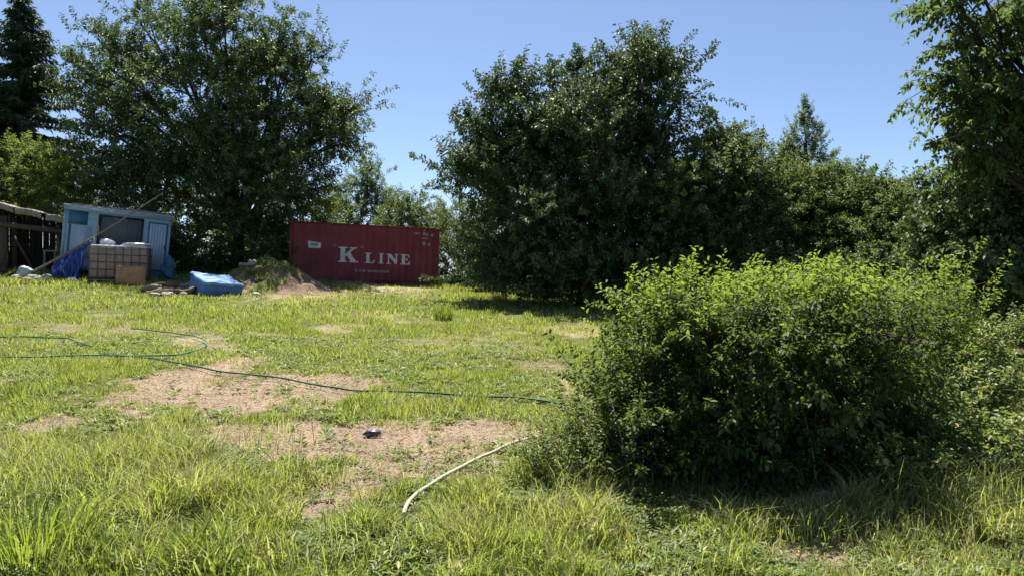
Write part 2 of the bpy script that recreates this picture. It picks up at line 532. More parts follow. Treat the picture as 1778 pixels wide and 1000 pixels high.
def ground_mat(name, soil_stops):
    gm, nt, p = mat_new(name)
    at = nt.nodes.new("ShaderNodeAttribute"); at.attribute_name = "tint"
    n1 = noise_node(nt, 5.5, 7, .7); n2 = noise_node(nt, 34, 8, .78); n3 = noise_node(nt, 1.7, 5, .65)
    soil = ramp_node(nt, soil_stops)
    turf = ramp_node(nt, [(.3, (.07, .09, .025)), (.55, (.13, .15, .045)), (.75, (.24, .22, .10))])
    nt.links.new(n2.outputs["Fac"], soil.inputs[0]); nt.links.new(n1.outputs["Fac"], turf.inputs[0])
    add = nt.nodes.new("ShaderNodeMath"); add.operation = 'MULTIPLY_ADD'
    nt.links.new(n2.outputs["Fac"], add.inputs[0]); add.inputs[1].default_value = .8; nt.links.new(at.outputs["Fac"], add.inputs[2])
    mr = nt.nodes.new("ShaderNodeMapRange"); mr.inputs[1].default_value = .55; mr.inputs[2].default_value = 1.0
    nt.links.new(add.outputs[0], mr.inputs[0])
    mx = nt.nodes.new("ShaderNodeMix"); mx.data_type = 'RGBA'
    nt.links.new(mr.outputs[0], mx.inputs[0]); nt.links.new(turf.outputs[0], mx.inputs[6]); nt.links.new(soil.outputs[0], mx.inputs[7])
    hue = nt.nodes.new("ShaderNodeMix"); hue.data_type = 'RGBA'; hue.blend_type = 'MULTIPLY'; hue.inputs[0].default_value = .9
    tone = ramp_node(nt, [(.33, (.72, .68, .64)), (.5, (.95, .92, .88)), (.66, (1.15, 1.1, 1.05))])
    nt.links.new(n3.outputs["Fac"], tone.inputs[0])
    nt.links.new(mx.outputs[2], hue.inputs[6]); nt.links.new(tone.outputs[0], hue.inputs[7])
    nt.links.new(hue.outputs[2], p.inputs["Base Color"])
    p.inputs["Roughness"].default_value = .95; p.inputs["Specular IOR Level"].default_value = .1
    bp = nt.nodes.new("ShaderNodeBump"); bp.inputs["Strength"].default_value = 1.0; bp.inputs["Distance"].default_value = .05
    nt.links.new(n2.outputs["Fac"], bp.inputs["Height"]); nt.links.new(bp.outputs[0], p.inputs["Normal"])
    return gm
gm = ground_mat('ground_soil_and_turf', [(.28, (.22, .165, .12)), (.46, (.38, .295, .215)), (.68, (.53, .425, .32))])
HEAPM = ground_mat('dug_soil', [(.30, (.10, .07, .048)), (.50, (.25, .185, .13)), (.72, (.41, .32, .23))])
tag(obj('ground', me, gm), 'sloping rough field of turf with bare soil patches', 'ground', kind='structure')

# soil heap
hx = np.arange(-11.2, -4.4, .07); hy = np.arange(23.8, 29.4, .07)
X, Y = np.meshgrid(hx, hy)
m_ = M(X, Y)
Z = H(X, Y) + m_ - .04 + ((vn(X, Y, .15, 61) - .5) * .10 + (vn(X, Y, .4, 62) - .5) * .2) * sstep(.03, .2, m_)
ny, nx = X.shape
idx = np.arange(nx * ny).reshape(ny, nx)
Q = np.stack([idx[:-1, :-1], idx[:-1, 1:], idx[1:, 1:], idx[1:, :-1]], -1).reshape(-1, 4)
keep = (m_.ravel()[Q].max(1) > .02)
Q = Q[keep]; used = np.unique(Q); remap = np.zeros(nx * ny, int); remap[used] = np.arange(len(used))
me = mesh_np('soil_heap', np.stack([X, Y, Z], -1).reshape(-1, 3)[used], remap[Q], None, bare_at(X, Y).ravel()[used], smooth=True)
tag(obj('soil_heap', me, HEAPM), 'mound of dug brown soil with grass on top beside the red container', 'soil heap')

# ------------------------------------------------------------------ grass
def blades(name, P, h, w, lean, la, tint, mat, fine):
    m = len(P)
    ld = np.stack([np.cos(la), np.sin(la), np.zeros(m)], 1)
    wa = la + np.pi / 2 + rng.normal(size=m) * .9
    wd = np.stack([np.cos(wa), np.sin(wa), np.zeros(m)], 1) * (w / 2)[:, None]
    up = np.array([0, 0, 1.0])
    tip = P + up * (h * np.sqrt(np.clip(1 - lean ** 2 * .6, .15, 1)))[:, None] + ld * (h * lean)[:, None]
    if fine:
        mid = P + up * (h * .6)[:, None] + ld * (h * lean * .32)[:, None]
        V = np.stack([P - wd, P + wd, mid + wd * .8, mid - wd * .8, tip], 1).reshape(-1, 3)
        b = np.arange(m)[:, None] * 5
        return obj(name, mesh_np(name, V, b + np.array([[0, 1, 2, 3]]), b + np.array([[3, 2, 4]]), np.repeat(tint, 5)), mat)
    V = np.stack([P - wd, P + wd, tip], 1).reshape(-1, 3)
    b = np.arange(m)[:, None] * 3
    return obj(name, mesh_np(name, V, None, b + np.array([[0, 1, 2]]), np.repeat(tint, 3)), mat)

def scatter(y0, y1, n, margin=.4, cap=None):
    """even over the ground wedge between two depths"""
    y = np.sqrt(rng.random(n) * (y1 ** 2 - y0 ** 2) + y0 ** 2)
    x = (rng.random(n) * 2 - 1) * (y * .70 + margin)
    return x, y

HOSES = {'upper': [(-30, 590), (50, 589), (108, 591), (134, 599), (158, 606)],
 'loop': [(-30, 624), (60, 625), (150, 622), (230, 623), (300, 622), (345, 611), (359, 600), (345, 590), (300, 582), (225, 574)],
 'dark': [(180, 618), (240, 624), (290, 631), (340, 640), (385, 650), (430, 655), (475, 659), (520, 667), (570, 677), (620, 683), (665, 684), (760, 688), (850, 694), (930, 699), (985, 708)],
 'pipe': [(704, 900), (712, 884), (725, 868), (748, 848), (792, 819), (842, 794), (890, 775), (932, 765)]}
def catmull(P, n=8):
    P = np.asarray(P, float); out = []
    for i in range(len(P) - 1):
        p0 = P[max(i - 1, 0)]; p1 = P[i]; p2 = P[i + 1]; p3 = P[min(i + 2, len(P) - 1)]
        for t in np.linspace(0, 1, n, endpoint=False):
            out.append(.5 * ((2 * p1) + (-p0 + p2) * t + (2 * p0 - 5 * p1 + 4 * p2 - p3) * t * t + (-p0 + 3 * p1 - 3 * p2 + p3) * t ** 3))
    out.append(P[-1]); return np.array(out)
def path_xy(pts):
    P = catmull(np.array([G(*q_)[:2] for q_ in pts]), 12)
    return P + (np.stack([vn(P[:, 0], P[:, 1], .5, 91), vn(P[:, 0], P[:, 1], .5, 92)], 1) - .5) * .07
HPATH = {k: path_xy(v) for k, v in HOSES.items()}
HALL = np.concatenate(list(HPATH.values()))
def hose_near(x, y):
    out = np.full(len(x), 9.0)
    sel = np.nonzero((y > 4) & (y < 17) & (x < 2.5))[0]
    for i in range(0, len(sel), 4000):
        k = sel[i:i + 4000]
        d2 = (x[k, None] - HALL[None, :, 0]) ** 2 + (y[k, None] - HALL[None, :, 1]) ** 2
        out[k] = np.sqrt(d2.min(1))
    return out
def lawn(name, y0, y1, n, wid, hmul, fine, label):
    x, y = scatter(y0, y1, n)
    b = bare_at(x, y)
    cl = fbm(x, y, .45, 71); cl2 = fbm(x, y, 1.6, 73)
    dens = (1 - b * .97) * (.35 + .9 * sstep(.32, .6, cl)) * (.55 + .6 * sstep(.3, .55, vn(x, y, .22, 89)))
    k = rng.random(len(x)) < dens
    x, y, b, cl, cl2 = x[k], y[k], b[k], cl[k], cl2[k]
    tall = field(TALL, x, y, 1.25, .5)
    h = (.035 + .07 * sstep(.35, .75, cl) + .05 * sstep(.5, .8, cl2)) * (1 - .5 * b) * (1 + sstep(10, 20, y) * .35)
    cl3 = sstep(.38, .68, vn(x, y, .3, 87))
    h = (h + tall * (.15 + .75 * cl3) * (.5 + .7 * rng.random(len(x)))) * (.5 + .8 * rng.random(len(x))) * hmul
    lean = np.clip(.2 + .55 * rng.random(len(x)) + tall * .8, 0, 1)
    la = fbm(x, y, .8, 77) * 9 + rng.normal(size=len(x)) * 2.2
    tint = .40 + .07 * sstep(9, 13, y) + .42 * (vn(x, y, .28, 88) - .5) + .50 * (cl2 - .4) + .30 * (vn(x, y, 3.1, 79) - .4) - .35 * (sstep(.55, .8, cl)) + rng.normal(size=len(x)) * .16 + b * .3
    dry = rng.random(len(x)) < (.14 + .26 * vn(x, y, .9, 83) + .15 * b)
    tint = np.where(dry, .8 + rng.random(len(x)) * .2, tint)
    hd = hose_near(x, y)
    h = h * (.3 + .7 * sstep(.03, .16, hd))
    P = np.stack([x, y, HM(x, y) - .012 - b * .02], 1)
    w = wid * (.6 + .8 * rng.random(len(x))) * (1 + .35 * (tall > .1))
    return tag(blades(name, P, h, w, lean, la, np.clip(tint, 0, 1), LM['grass'], fine), label, 'grass', kind='stuff')

lawn('grass', 3.2, 6.6, 135000, .0075, 1.0, True, 'long green and straw-coloured grass in the foreground')
lawn('grass', 6.6, 11.5, 165000, .0125, 1.0, False, 'patchy trodden grass around the bare soil patches')
lawn('grass', 11.5, 19, 150000, .020, 1.05, False, 'sunlit yellow-green grass in the middle of the field')
def litter(y0, y1, n, L0):
    x, y = scatter(y0, y1, n)
    b = bare_at(x, y)
    k = rng.random(n) < np.clip(b * .9 + .28, 0, 1); x, y = x[k], y[k]; m = len(x)
    P = np.stack([x, y, HM(x, y) + .004 + .02 * rng.random(m)], 1)
    a = rng.random(m) * 6.28
    A = np.stack([np.cos(a), np.sin(a), rng.normal(size=m) * .25 + .1], 1)
    N = np.tile([0, 0, 1.0], (m, 1)) + rng.normal(size=(m, 3)) * .4
    o = obj('dry_litter', leaves_mesh('dry_litter', P, A, N, L0 * (.4 + rng.random(m)), L0 * .11 * (.6 + rng.random(m)), np.clip(.5 + rng.normal(size=m) * .3, 0, 1)), DRYL)
    return tag(o, 'dry straw and leaf litter scattered over the bare soil', 'litter', kind='stuff')
DRYL = leaf_mat('dry_litter', [(0, (.13, .085, .05)), (.5, (.36, .27, .17)), (1, (.62, .51, .35))], .15, (.5, .4, .25), .8, .2)
litter(3.4, 13, 52000, .055)
def rosettes(y0, y1, n, L0):
    x, y = scatter(y0, y1, n)
    b = bare_at(x, y); k = rng.random(n) < (.15 + .85 * sstep(.42, .6, fbm(x, y, .6, 93))) * (1 - .8 * b)
    x, y = x[k], y[k]; m = len(x); q = 8
    tall = field(TALL, x, y, 1.25, .5)
    s_ = (.6 + .8 * rng.random((m, 1))) * np.ones((1, q))
    a = rng.random((m, 1)) * 6.28 + np.arange(q)[None] * 2.4
    hh = rng.random((m, q)) * (.02 + tall[:, None] * .45)
    P = np.stack([x[:, None] + .012 * np.cos(a), y[:, None] + .012 * np.sin(a), HM(x, y)[:, None] + hh], -1)
    A = np.stack([np.cos(a), np.sin(a), .35 + .5 * rng.random((m, q))], -1)
    N = rng.normal(size=(m, q, 3)) * .3; N[..., 2] += 1
    ti = np.clip(.5 + .25 * rng.normal(size=(m, 1)) + .12 * rng.normal(size=(m, q)), 0, 1)
    L_ = (L0 * s_ * (.6 + .6 * rng.random((m, q)))).ravel()
    o = obj('ground_weeds', leaves_mesh('ground_weeds', P.reshape(-1, 3), A.reshape(-1, 3), N.reshape(-1, 3), L_, L_ * .40, ti.ravel(), False), LM['weed'])
    return tag(o, 'low broad-leaved weeds among the ' + ('foreground grass' if y0 < 5 else 'grass around the soil patches'), 'weeds', kind='stuff')
def dry_stems(y0, y1, n):
    x, y = scatter(y0, y1, n)
    tall = field(TALL, x, y, 1.25, .5)
    k = rng.random(n) < np.clip(.12 + tall * 3.2 + .35 * sstep(.4, 1.2, x) * sstep(6.2, 5.2, y), 0, 1) * sstep(.3, .6, vn(x, y, .5, 97)) * (1 - .8 * bare_at(x, y)); x, y, tall = x[k], y[k], tall[k]; m = len(x)
    P = np.stack([x, y, HM(x, y)], 1)
    h = (.07 + .12 * rng.random(m) + tall * 1.35 * rng.random(m))
    o = blades('dry_grass_stems', P, h, np.full(m, .006) * (.6 + .8 * rng.random(m)), .35 + .6 * rng.random(m), rng.random(m) * 6.28, np.clip(.72 + .16 * rng.normal(size=m), .4, 1), LM['grass'], True)
    return tag(o, 'pale dry grass stems mixed through the foreground grass', 'dry grass', kind='stuff')
dry_stems(3.3, 9, 60000)
rosettes(3.3, 7, 17000, .045)
rosettes(7, 15, 14000, .06)
lawn('grass', 19, 34, 150000, .034, 1.15, False, 'bright sunlit grass in front of the container and trees')

# ------------------------------------------------------------------ trees
tree('cherry_tree', 'big spreading dark-leaved tree between the blue cabin and the red container', on_ground(412, 33.5), 2.9, [
 lob(350, 200, 33.5, 140, 125, 4.2, 400), lob(205, 115, 33.5, 62, 65, 2.2, 100), lob(150, 150, 34, 40, 50, 1.5, 42), lob(120, 105, 34, 16, 16, .8, 10), lob(135, 190, 34, 24, 14, .8, 14), lob(390, 80, 33.5, 85, 70, 3, 180),
 lob(500, 130, 33.5, 52, 75, 2.5, 140), lob(492, 45, 33.5, 14, 42, .8, 24), lob(540, 105, 33.5, 14, 35, .8, 22), lob(560, 220, 33.5, 60, 58, 3, 160), lob(612, 195, 33.5, 18, 22, .8, 20), lob(590, 250, 33.5, 26, 30, 1, 34), lob(480, 325, 32.5, 105, 75, 3.2, 290), lob(290, 320, 33, 105, 70, 3, 260),
 lob(220, 235, 33.5, 70, 80, 3, 130), lob(430, 250, 31, 120, 105, 2, 260), lob(420, 395, 33, 105, 34, 2.5, 130), lob(240, 35, 34, 40, 36, 1.5, 26), lob(170, 60, 34, 26, 22, 1, 14),
 lob(385, 5, 33.5, 40, 36, 1.8, 46), lob(345, 30, 33.5, 16, 36, 1, 20), lob(300, 55, 33.5, 30, 26, 1, 24)],
 .24, LM['cherry'], 101, dens=1.75, tl=.95, nleaf=27, ll=.17, lw=.082, up=.62, hang=.4, tint0=.45)

tree('broadleaf_tree', 'tall dark rounded tree with feathery top just right of the red container', on_ground(1010, 26.5), 2.0, [
 lob(1025, 245, 26.5, 138, 88, 3.8, 400), lob(1118, 147, 26.5, 62, 55, 2.3, 150), lob(1118, 100, 26.5, 18, 40, .7, 40), lob(1166, 129, 26.5, 16, 36, .8, 24), lob(1174, 183, 26.5, 18, 26, .8, 20), lob(1000, 124, 26.5, 18, 32, .9, 28), lob(1050, 143, 26.5, 18, 36, .9, 30), lob(1085, 139, 26.5, 12, 28, .7, 14), lob(960, 147, 26.5, 18, 26, .9, 22),
 lob(862, 165, 26.5, 20, 50, .9, 46), lob(905, 165, 26.5, 16, 30, .9, 22), lob(930, 235, 26.5, 72, 52, 2.8, 160), lob(845, 241, 26.5, 36, 42, 1.8, 60), lob(838, 300, 26.5, 48, 50, 2.2, 120), lob(788, 298, 26.5, 26, 22, 1.0, 30), lob(815, 214, 26.5, 12, 12, .6, 9), lob(1130, 259, 26.5, 55, 100, 3, 230),
 lob(915, 380, 26, 95, 90, 3.2, 330), lob(1040, 380, 25.5, 135, 105, 3.4, 400), lob(1140, 410, 25.5, 100, 85, 3, 260),
 lob(905, 462, 25.2, 85, 40, 2.2, 220), lob(1030, 475, 24.2, 125, 50, 2.2, 280)],
 .2, LM['dark'], 102, dens=1.6, tl=.85, nleaf=27, ll=.16, lw=.082, up=.55, hang=.4, tint0=.42)

tree('hazel_tree', 'rounded lighter green tree at the right flank of the tall dark tree', on_ground(1240, 25), 1.6, [
 lob(1240, 312, 25, 72, 65, 2.4, 300), lob(1256, 250, 25, 36, 22, 1.4, 60), lob(1185, 335, 24, 62, 44, 1.8, 170), lob(1295, 380, 24.5, 75, 70, 2.4, 300), lob(1305, 270, 25, 18, 24, .9, 26),
 lob(1220, 430, 24.5, 95, 60, 2.2, 300), lob(1330, 330, 25, 30, 30, 1.2, 70)],
 .13, LM['mid'], 103, dens=1.5, tl=.7, nleaf=30, ll=.125, lw=.065, up=.4, tint0=.38)

tree('hawthorn_tree', 'low dense tree beneath the pointed poplar at the field edge', on_ground(1400, 26), 1.4, [
 lob(1370, 345, 26, 58, 55, 2.2, 240), lob(1440, 350, 26, 62, 50, 2.4, 270), lob(1400, 420, 25, 110, 60, 2.4, 400), lob(1350, 285, 26, 18, 24, 1, 34), lob(1470, 310, 26, 22, 18, 1, 34)],
 .12, LM['mid'], 104, dens=1.6, tl=.65, nleaf=30, ll=.12, lw=.062, up=.4, tint0=.42)

tree('maple_tree', 'low bushy tree with yellowish green crown between poplar and overhanging tree', on_ground(1540, 24), 1.4, [
 lob(1520, 375, 24, 68, 45, 2.2, 280), lob(1585, 390, 23.5, 60, 42, 2, 220), lob(1540, 430, 23, 105, 55, 2.4, 380), lob(1600, 450, 22, 70, 55, 2, 220), lob(1495, 325, 24.5, 32, 16, 1.2, 46), lob(1560, 345, 24, 22, 12, 1, 26)],
 .12, LM['mid'], 105, dens=1.6, tl=.65, nleaf=28, ll=.12, lw=.066, up=.35, tint0=.58)

tree('poplar_tree', 'slender pointed grey-green tree rising behind the hedge trees', on_ground(1398, 46), 5.0, [
 lob(1398, 205, 46, 12, 36, .5, 36), lob(1396, 250, 46, 42, 48, 1.5, 130), lob(1400, 300, 46, 66, 55, 2.0, 230), lob(1398, 370, 46, 60, 60, 2, 200), lob(1360, 280, 46, 18, 30, .8, 30)],
 .16, LM['grey'], 106, tl=.75, nleaf=26, ll=.16, lw=.08, up=1.1, tint0=.42, clump=0, fork=tuple(W(1398, 250, 46)))

tree('overhanging_tree', 'tall tree at the right edge with branches reaching over the field', on_ground(1990, 13.6), 2.6, [
 lob(1730, 50, 13, 80, 50, 1.2, 170), lob(1668, 14, 13, 58, 20, .6, 40), lob(1680, 120, 13, 60, 34, 1.0, 80), lob(1725, 190, 13, 80, 55, 1.2, 170), lob(1690, 175, 12.8, 46, 34, .7, 50), lob(1665, 245, 12.8, 50, 46, .8, 75),
 lob(1800, 90, 13.3, 90, 110, 1.4, 230), lob(1790, 210, 13, 70, 80, 1.2, 170), lob(1720, 285, 13, 45, 36, .8, 60), lob(1840, 250, 13.4, 90, 110, 1.4, 180), lob(1810, -60, 13.4, 160, 90, 1.6, 200), lob(1690, -40, 13.2, 60, 40, 1, 60)],
 .17, LM['sunny'], 107, dens=.56, clump=16, csize=.5, tl=.46, nleaf=24, ll=.118, lw=.066, up=.2, hang=.55, tint0=.38, inner=.25)

tree('sycamore_tree', 'dark layered low tree below the overhanging branches at right edge', on_ground(1725, 14.5), .9, [
 lob(1700, 350, 14.5, 85, 60, 1.2, 210), lob(1760, 400, 14, 90, 90, 1.3, 270), lob(1660, 410, 14.5, 70, 55, 1.1, 180), lob(1720, 470, 13.8, 90, 55, 1.2, 220), lob(1760, 300, 14.5, 70, 60, 1, 160), lob(1640, 460, 15, 60, 45, 1.0, 110), lob(1830, 440, 14, 90, 110, 1.2, 190)],
 .1, LM['dark'], 108, tl=.45, nleaf=22, ll=.115, lw=.085, up=.12, hang=.25, tint0=.5)

# spruce at the left edge
def spruce(base, top, halfw, seed, label):
    rg = np.random.default_rng(seed)
    base = Vector(base); hgt = top - base.z
    e = empty('spruce_tree', base, label, 'tree')
    mb = MB()
    mb.tube([(0, 0, -.2), (.03, 0, hgt * .5), (0, 0, hgt)], [.2, .11, .015], 8)
    P, A, N, L, Wd, T = [], [], [], [], [], []
    z = 1.6
    while z < hgt - .1:
        f = 1 - z / hgt
        bl = halfw * (f ** .72) * (.85 + .3 * rg.random()) + .12
        nb = int(6 + 5 * f)
        for j in range(nb):
            a = rg.random() * 6.28; l = bl * (.7 + .45 * rg.random())
            d = np.array([math.cos(a), math.sin(a), 0])
            n = max(5, int(l / .11))
            t = (np.arange(n) + .4) / n
            pts = d * (t * l)[:, None] + np.array([0, 0, 1]) * (z + .12 * l - .42 * l * t + .30 * l * t ** 2)[:, None]
            mb.tube([pts[0], pts[n // 2], pts[-1]], [.022 * f + .006, .012 * f + .004, .003], 3, cap=False)
            s = np.array([-d[1], d[0], 0])
            for sg in (-1, 1, 0):
                k = 2 if sg else 1
                for q in range(k):
                    P.append(pts + rg.normal(size=(n, 3)) * .03)
                    ax = d * .7 + s * sg * (.9 - .2 * q) + np.array([0, 0, -.35 - .3 * q])
                    A.append(ax + rg.normal(size=(n, 3)) * .25)
                    N.append(rg.normal(size=(n, 3)) * .5 + np.array([0, 0, 1]))
                    L.append((.30 + .22 * (1 - t) * min(1, l)) * (.7 + .6 * rg.random(n)))
                    Wd.append(np.full(n, .085)); T.append(np.clip(.4 + rg.normal() * .15 + rg.normal(size=n) * .18, 0, 1))
        z += .24 + .1 * f
    me = leaves_mesh('crown', np.concatenate(P), np.concatenate(A), np.concatenate(N), np.concatenate(L), np.concatenate(Wd), np.concatenate(T))
    obj('crown', me, LM['needle'], e)
    mb.build('trunk', BARK, e, smooth=True)
g = on_ground(40, 37)
spruce(g, W(40, -8, 37).z, 4.4, 201, 'tall dark conical spruce at the left edge behind the shed')

# background trees and shrubs
tree('elder_tree', 'yellow-green bushy tree behind the shed at far left', on_ground(60, 33), 2.2, [
 lob(40, 280, 33, 80, 42, 2.2, 230), lob(130, 300, 32.5, 75, 38, 2, 190), lob(30, 345, 32, 120, 60, 2.2, 260), lob(170, 340, 32, 80, 55, 2, 190), lob(-60, 320, 33, 80, 80, 2, 160)],
 .12, LM['light'], 109, tl=.6, nleaf=26, ll=.12, lw=.065, up=.35, tint0=.42)
tree('young_ash_tree', 'slim bluish-green tree peeping above the left end of container', on_ground(625, 44), 3.0, [
 lob(635, 320, 44, 38, 42, 1.6, 140), lob(655, 350, 44, 42, 36, 1.6, 130), lob(600, 360, 43, 50, 50, 1.8, 160), lob(640, 400, 43, 60, 40, 1.8, 150)],
 .12, LM['grey'], 110, tl=.7, nleaf=24, ll=.15, lw=.075, up=.7, tint0=.4)
tree('willow_tree', 'round light green tree directly above the container roof', on_ground(715, 41), 2.4, [
 lob(715, 362, 41, 48, 30, 1.8, 160), lob(745, 385, 40.5, 40, 30, 1.6, 120), lob(690, 390, 40.5, 50, 30, 1.6, 130), lob(715, 430, 40, 80, 40, 1.8, 160)],
 .12, LM['mid'], 111, tl=.6, nleaf=24, ll=.13, lw=.065, up=.5, tint0=.6)
tree('low_thorn_tree', 'light leafy young tree in the gap right of the container', on_ground(800, 36), 2.0, [
 lob(800, 385, 36, 42, 45, 1.6, 150), lob(790, 430, 35.5, 50, 50, 1.6, 170), lob(830, 360, 36, 30, 30, 1.2, 60)],
 .1, LM['mid'], 132, tl=.6, nleaf=24, ll=.12, lw=.06, up=.5, tint0=.55)
bgt = [ (-120, 250, 46, 140, 150, 'mid'), (300, 380, 48, 190, 70, 'mid'), (520, 390, 50, 160, 60, 'mid'), (900, 380, 50, 150, 80, 'dark'), (1120, 380, 46, 160, 100, 'dark'), (1300, 400, 46, 140, 80, 'mid'), (1600, 400, 40, 160, 70, 'mid'), (1850, 360, 32, 150, 140, 'dark')]
bgl = ['bushy tree beyond the spruce outside the left edge', 'dense green thicket tree filling the gap behind the blue cabin', 'green thicket tree behind the left end of the container',
       'dark thicket tree behind the left half of the tall dark tree', 'dark thicket tree behind the right half of the tall dark tree', 'thicket tree behind the rounded lighter green tree', 'thicket tree behind the yellowish green low tree', 'dark thicket tree behind the layered tree at the right edge']
for i, (px, py, d, rw, rh, mm) in enumerate(bgt):
    tree('thicket_tree', bgl[i], on_ground(px, d), 2.0, [lob(px, py, d, rw, rh, 3, 330), lob(px - rw * .4, py + rh * .6, d - 1, rw * .7, rh * .7, 2.5, 170), lob(px + rw * .4, py + rh * .6, d - 1, rw * .7, rh * .7, 2.5, 170)],
         .15, LM[mm], 300 + i, dens=.8, tl=.9, nleaf=18, ll=.27, lw=.16, up=.4, tint0=.45, group='thicket trees behind the field')

und = [(340, 450, 32, 40, 26, 'mid', 'leafy undergrowth bush right of the blue cabin'), (540, 420, 34, 40, 60, 'light', 'light leafy bush behind the left corner of the container'),
       (470, 440, 32, 45, 40, 'mid', 'undergrowth bush at the foot of the big spreading tree'), (390, 450, 33, 60, 30, 'dark', 'dark low bush in the shade behind the tree trunk'),
       (1480, 470, 22, 70, 45, 'dark', 'dark bush behind the right part of the hedge'), (1330, 480, 22.5, 80, 45, 'dark', 'dark shaded bush behind the middle of the hedge'),
       (1180, 490, 22.5, 80, 45, 'dark', 'dark shaded bush behind the left end of the hedge'), (1640, 520, 16, 70, 40, 'mid', 'green bush behind the right end of the hedge'), (60, 420, 30.5, 120, 60, 'dark', 'dark bush behind the open shed'),
       (240, 400, 31, 80, 70, 'dark', 'dark bush directly behind the blue cabin'), (795, 470, 34, 55, 40, 'dark', 'dark bush just right of the container'), (860, 480, 31, 60, 35, 'dark', 'dark low bush under the left side of the tall dark tree'),
       (960, 490, 29.5, 80, 40, 'dark', 'dark low bush under the middle of the tall dark tree'), (1090, 500, 28, 90, 40, 'dark', 'dark low bush under the right side of the tall dark tree'), (1730, 520, 18, 90, 45, 'dark', 'dark bush in deep shade at the right edge')]
for i, (px, py, d, rw, rh, mm, lb) in enumerate(und):
    shrub('undergrowth_bush', lb, on_ground(px, d), [lob(px, py, d, rw, rh, 1.1, 230), lob(px + rw * .3, py + rh * .5, d - .4, rw * .7, rh * .6, .9, 110)], LM[mm], 400 + i, dens=.8, tl=.5, nleaf=18, ll=.12, lw=.066, up=.5, sr=.025, group='undergrowth bushes along the field edge')

# ------------------------------------------------------------------ the hedge bush in front at right
hb = on_ground(1300, 7.0)
hedge = shrub('hedge_bush', 'large overgrown leafy hedge bush in the right foreground', hb, [
 lob(1310, 705, 6.85, 190, 135, .95, 1500), lob(1150, 715, 6.5, 78, 125, .62, 480), lob(1090, 770, 6.2, 42, 75, .42, 210), lob(1450, 650, 7.2, 85, 125, .9, 460), lob(1235, 578, 6.5, 92, 40, .85, 380), lob(1400, 565, 6.75, 115, 42, .9, 420), lob(1300, 600, 6.3, 115, 48, .75, 280),
 lob(1525, 630, 7.6, 42, 90, .7, 220)],
 LM['hedge'], 501, tl=.25, nleaf=18, ll=.05, lw=.027, up=.45, stems=9, sr=.016, fine=True, tint0=.38, tvar=.34, inner=.5, hang=.2, power=3, box=3, clump=26, csize=.6)
foliage(np.random.default_rng(511), 'young_shoots', LM['shoot'], hedge, [lob(1185, 548, 6.5, 65, 20, .6, 160), lob(1260, 532, 6.5, 70, 14, .65, 95), lob(1370, 520, 6.7, 90, 12, .75, 120), lob(1470, 520, 7.0, 70, 14, .75, 100), lob(1105, 660, 6.4, 22, 45, .35, 34), lob(1188, 498, 6.5, 8, 12, .08, 12), lob(1310, 500, 6.6, 10, 8, .1, 6), lob(1420, 498, 6.9, 14, 8, .1, 7)],
 .28, 15, .05, .026, 1.0, inner=.1, fine=True, hang=.1, tint0=.4, clump=9, csize=.4)
foliage(np.random.default_rng(512), 'climber_leaves', LM['mid'], hedge, [lob(1340, 640, 6.7, 120, 110, .95, 90), lob(1180, 660, 6.4, 60, 90, .6, 40), lob(1450, 600, 7.0, 70, 80, .85, 50)],
 .30, 9, .085, .062, .1, inner=.85, fine=True, hang=.5, tint0=.45, tvar=.35, clump=10, csize=.5, box=3)
rgd = np.random.default_rng(513); mb = MB()
for k_ in range(26):
    px_ = rgd.uniform(1080, 1520); d_ = rgd.uniform(5.9, 6.4); g_ = np.array(on_ground(px_, d_))
    e_ = g_ + np.array([rgd.normal() * .22, rgd.normal() * .12 + .15, rgd.uniform(.5, 1.25)])
    m_p = (g_ + e_) / 2 + rgd.normal(size=3) * .07
    q_ = bez(g_, m_p, m_p, e_, 7); mb.tube(q_ - np.array(hb), np.linspace(.007, .002, 7), 4)
    for w_ in range(3):
        s0_ = q_[rgd.integers(2, 6)]; mb.tube([s0_ - np.array(hb), s0_ + rdirs(rgd, 1)[0] * .16 - np.array(hb)], [.003, .0012], 3)
mb.build('dead_twigs', surf('dead_twig', (.16, .13, .09), (.30, .25, .18), 12, .85, .2), hedge)["kind"] = "stuff"
shrub('privet_bush', 'lighter feathery bush growing out of the right end of the hedge', on_ground(1600, 8.8), [
 lob(1568, 590, 8.8, 45, 62, .7, 280), lob(1613, 545, 8.9, 36, 26, .5, 120), lob(1528, 590, 8.4, 36, 65, .6, 180), lob(1646, 508, 8.9, 14, 14, .3, 26), lob(1598, 610, 8.7, 30, 40, .4, 90)],
 LM['shoot'], 502, tl=.36, nleaf=18, ll=.055, lw=.026, up=.85, stems=8, sr=.012, fine=True, tint0=.2, hang=.12, inner=.3, clump=12, csize=.45)
shrub('small_bush', 'small pale-leaved bush at the left foot of the hedge', on_ground(975, 6.1), [
 lob(985, 790, 6.1, 52, 55, .32, 150), lob(1015, 745, 6.3, 34, 48, .28, 90), lob(940, 815, 5.9, 28, 28, .2, 40)],
 LM['weed'], 503, tl=.18, nleaf=15, ll=.034, lw=.015, up=.8, stems=9, sr=.005, fine=True, tint0=.72, hang=.1, inner=.15)
wl = [(1590, 720, 7.2, 80, 38, .45, 170, 'bramble patch spilling out below the right end of the hedge'), (1705, 665, 8.0, 70, 48, .5, 210, 'weedy bramble patch by the tall stalks at right edge'),
      (1680, 785, 6.3, 90, 48, .45, 240, 'bramble clump near the right edge below the hedge'), (1540, 815, 6.0, 50, 26, .35, 80, 'low weed clump in front of the hedge on the right'), (1730, 575, 11, 70, 30, .6, 140, 'weedy clump in the shade far behind the hedge at right')]
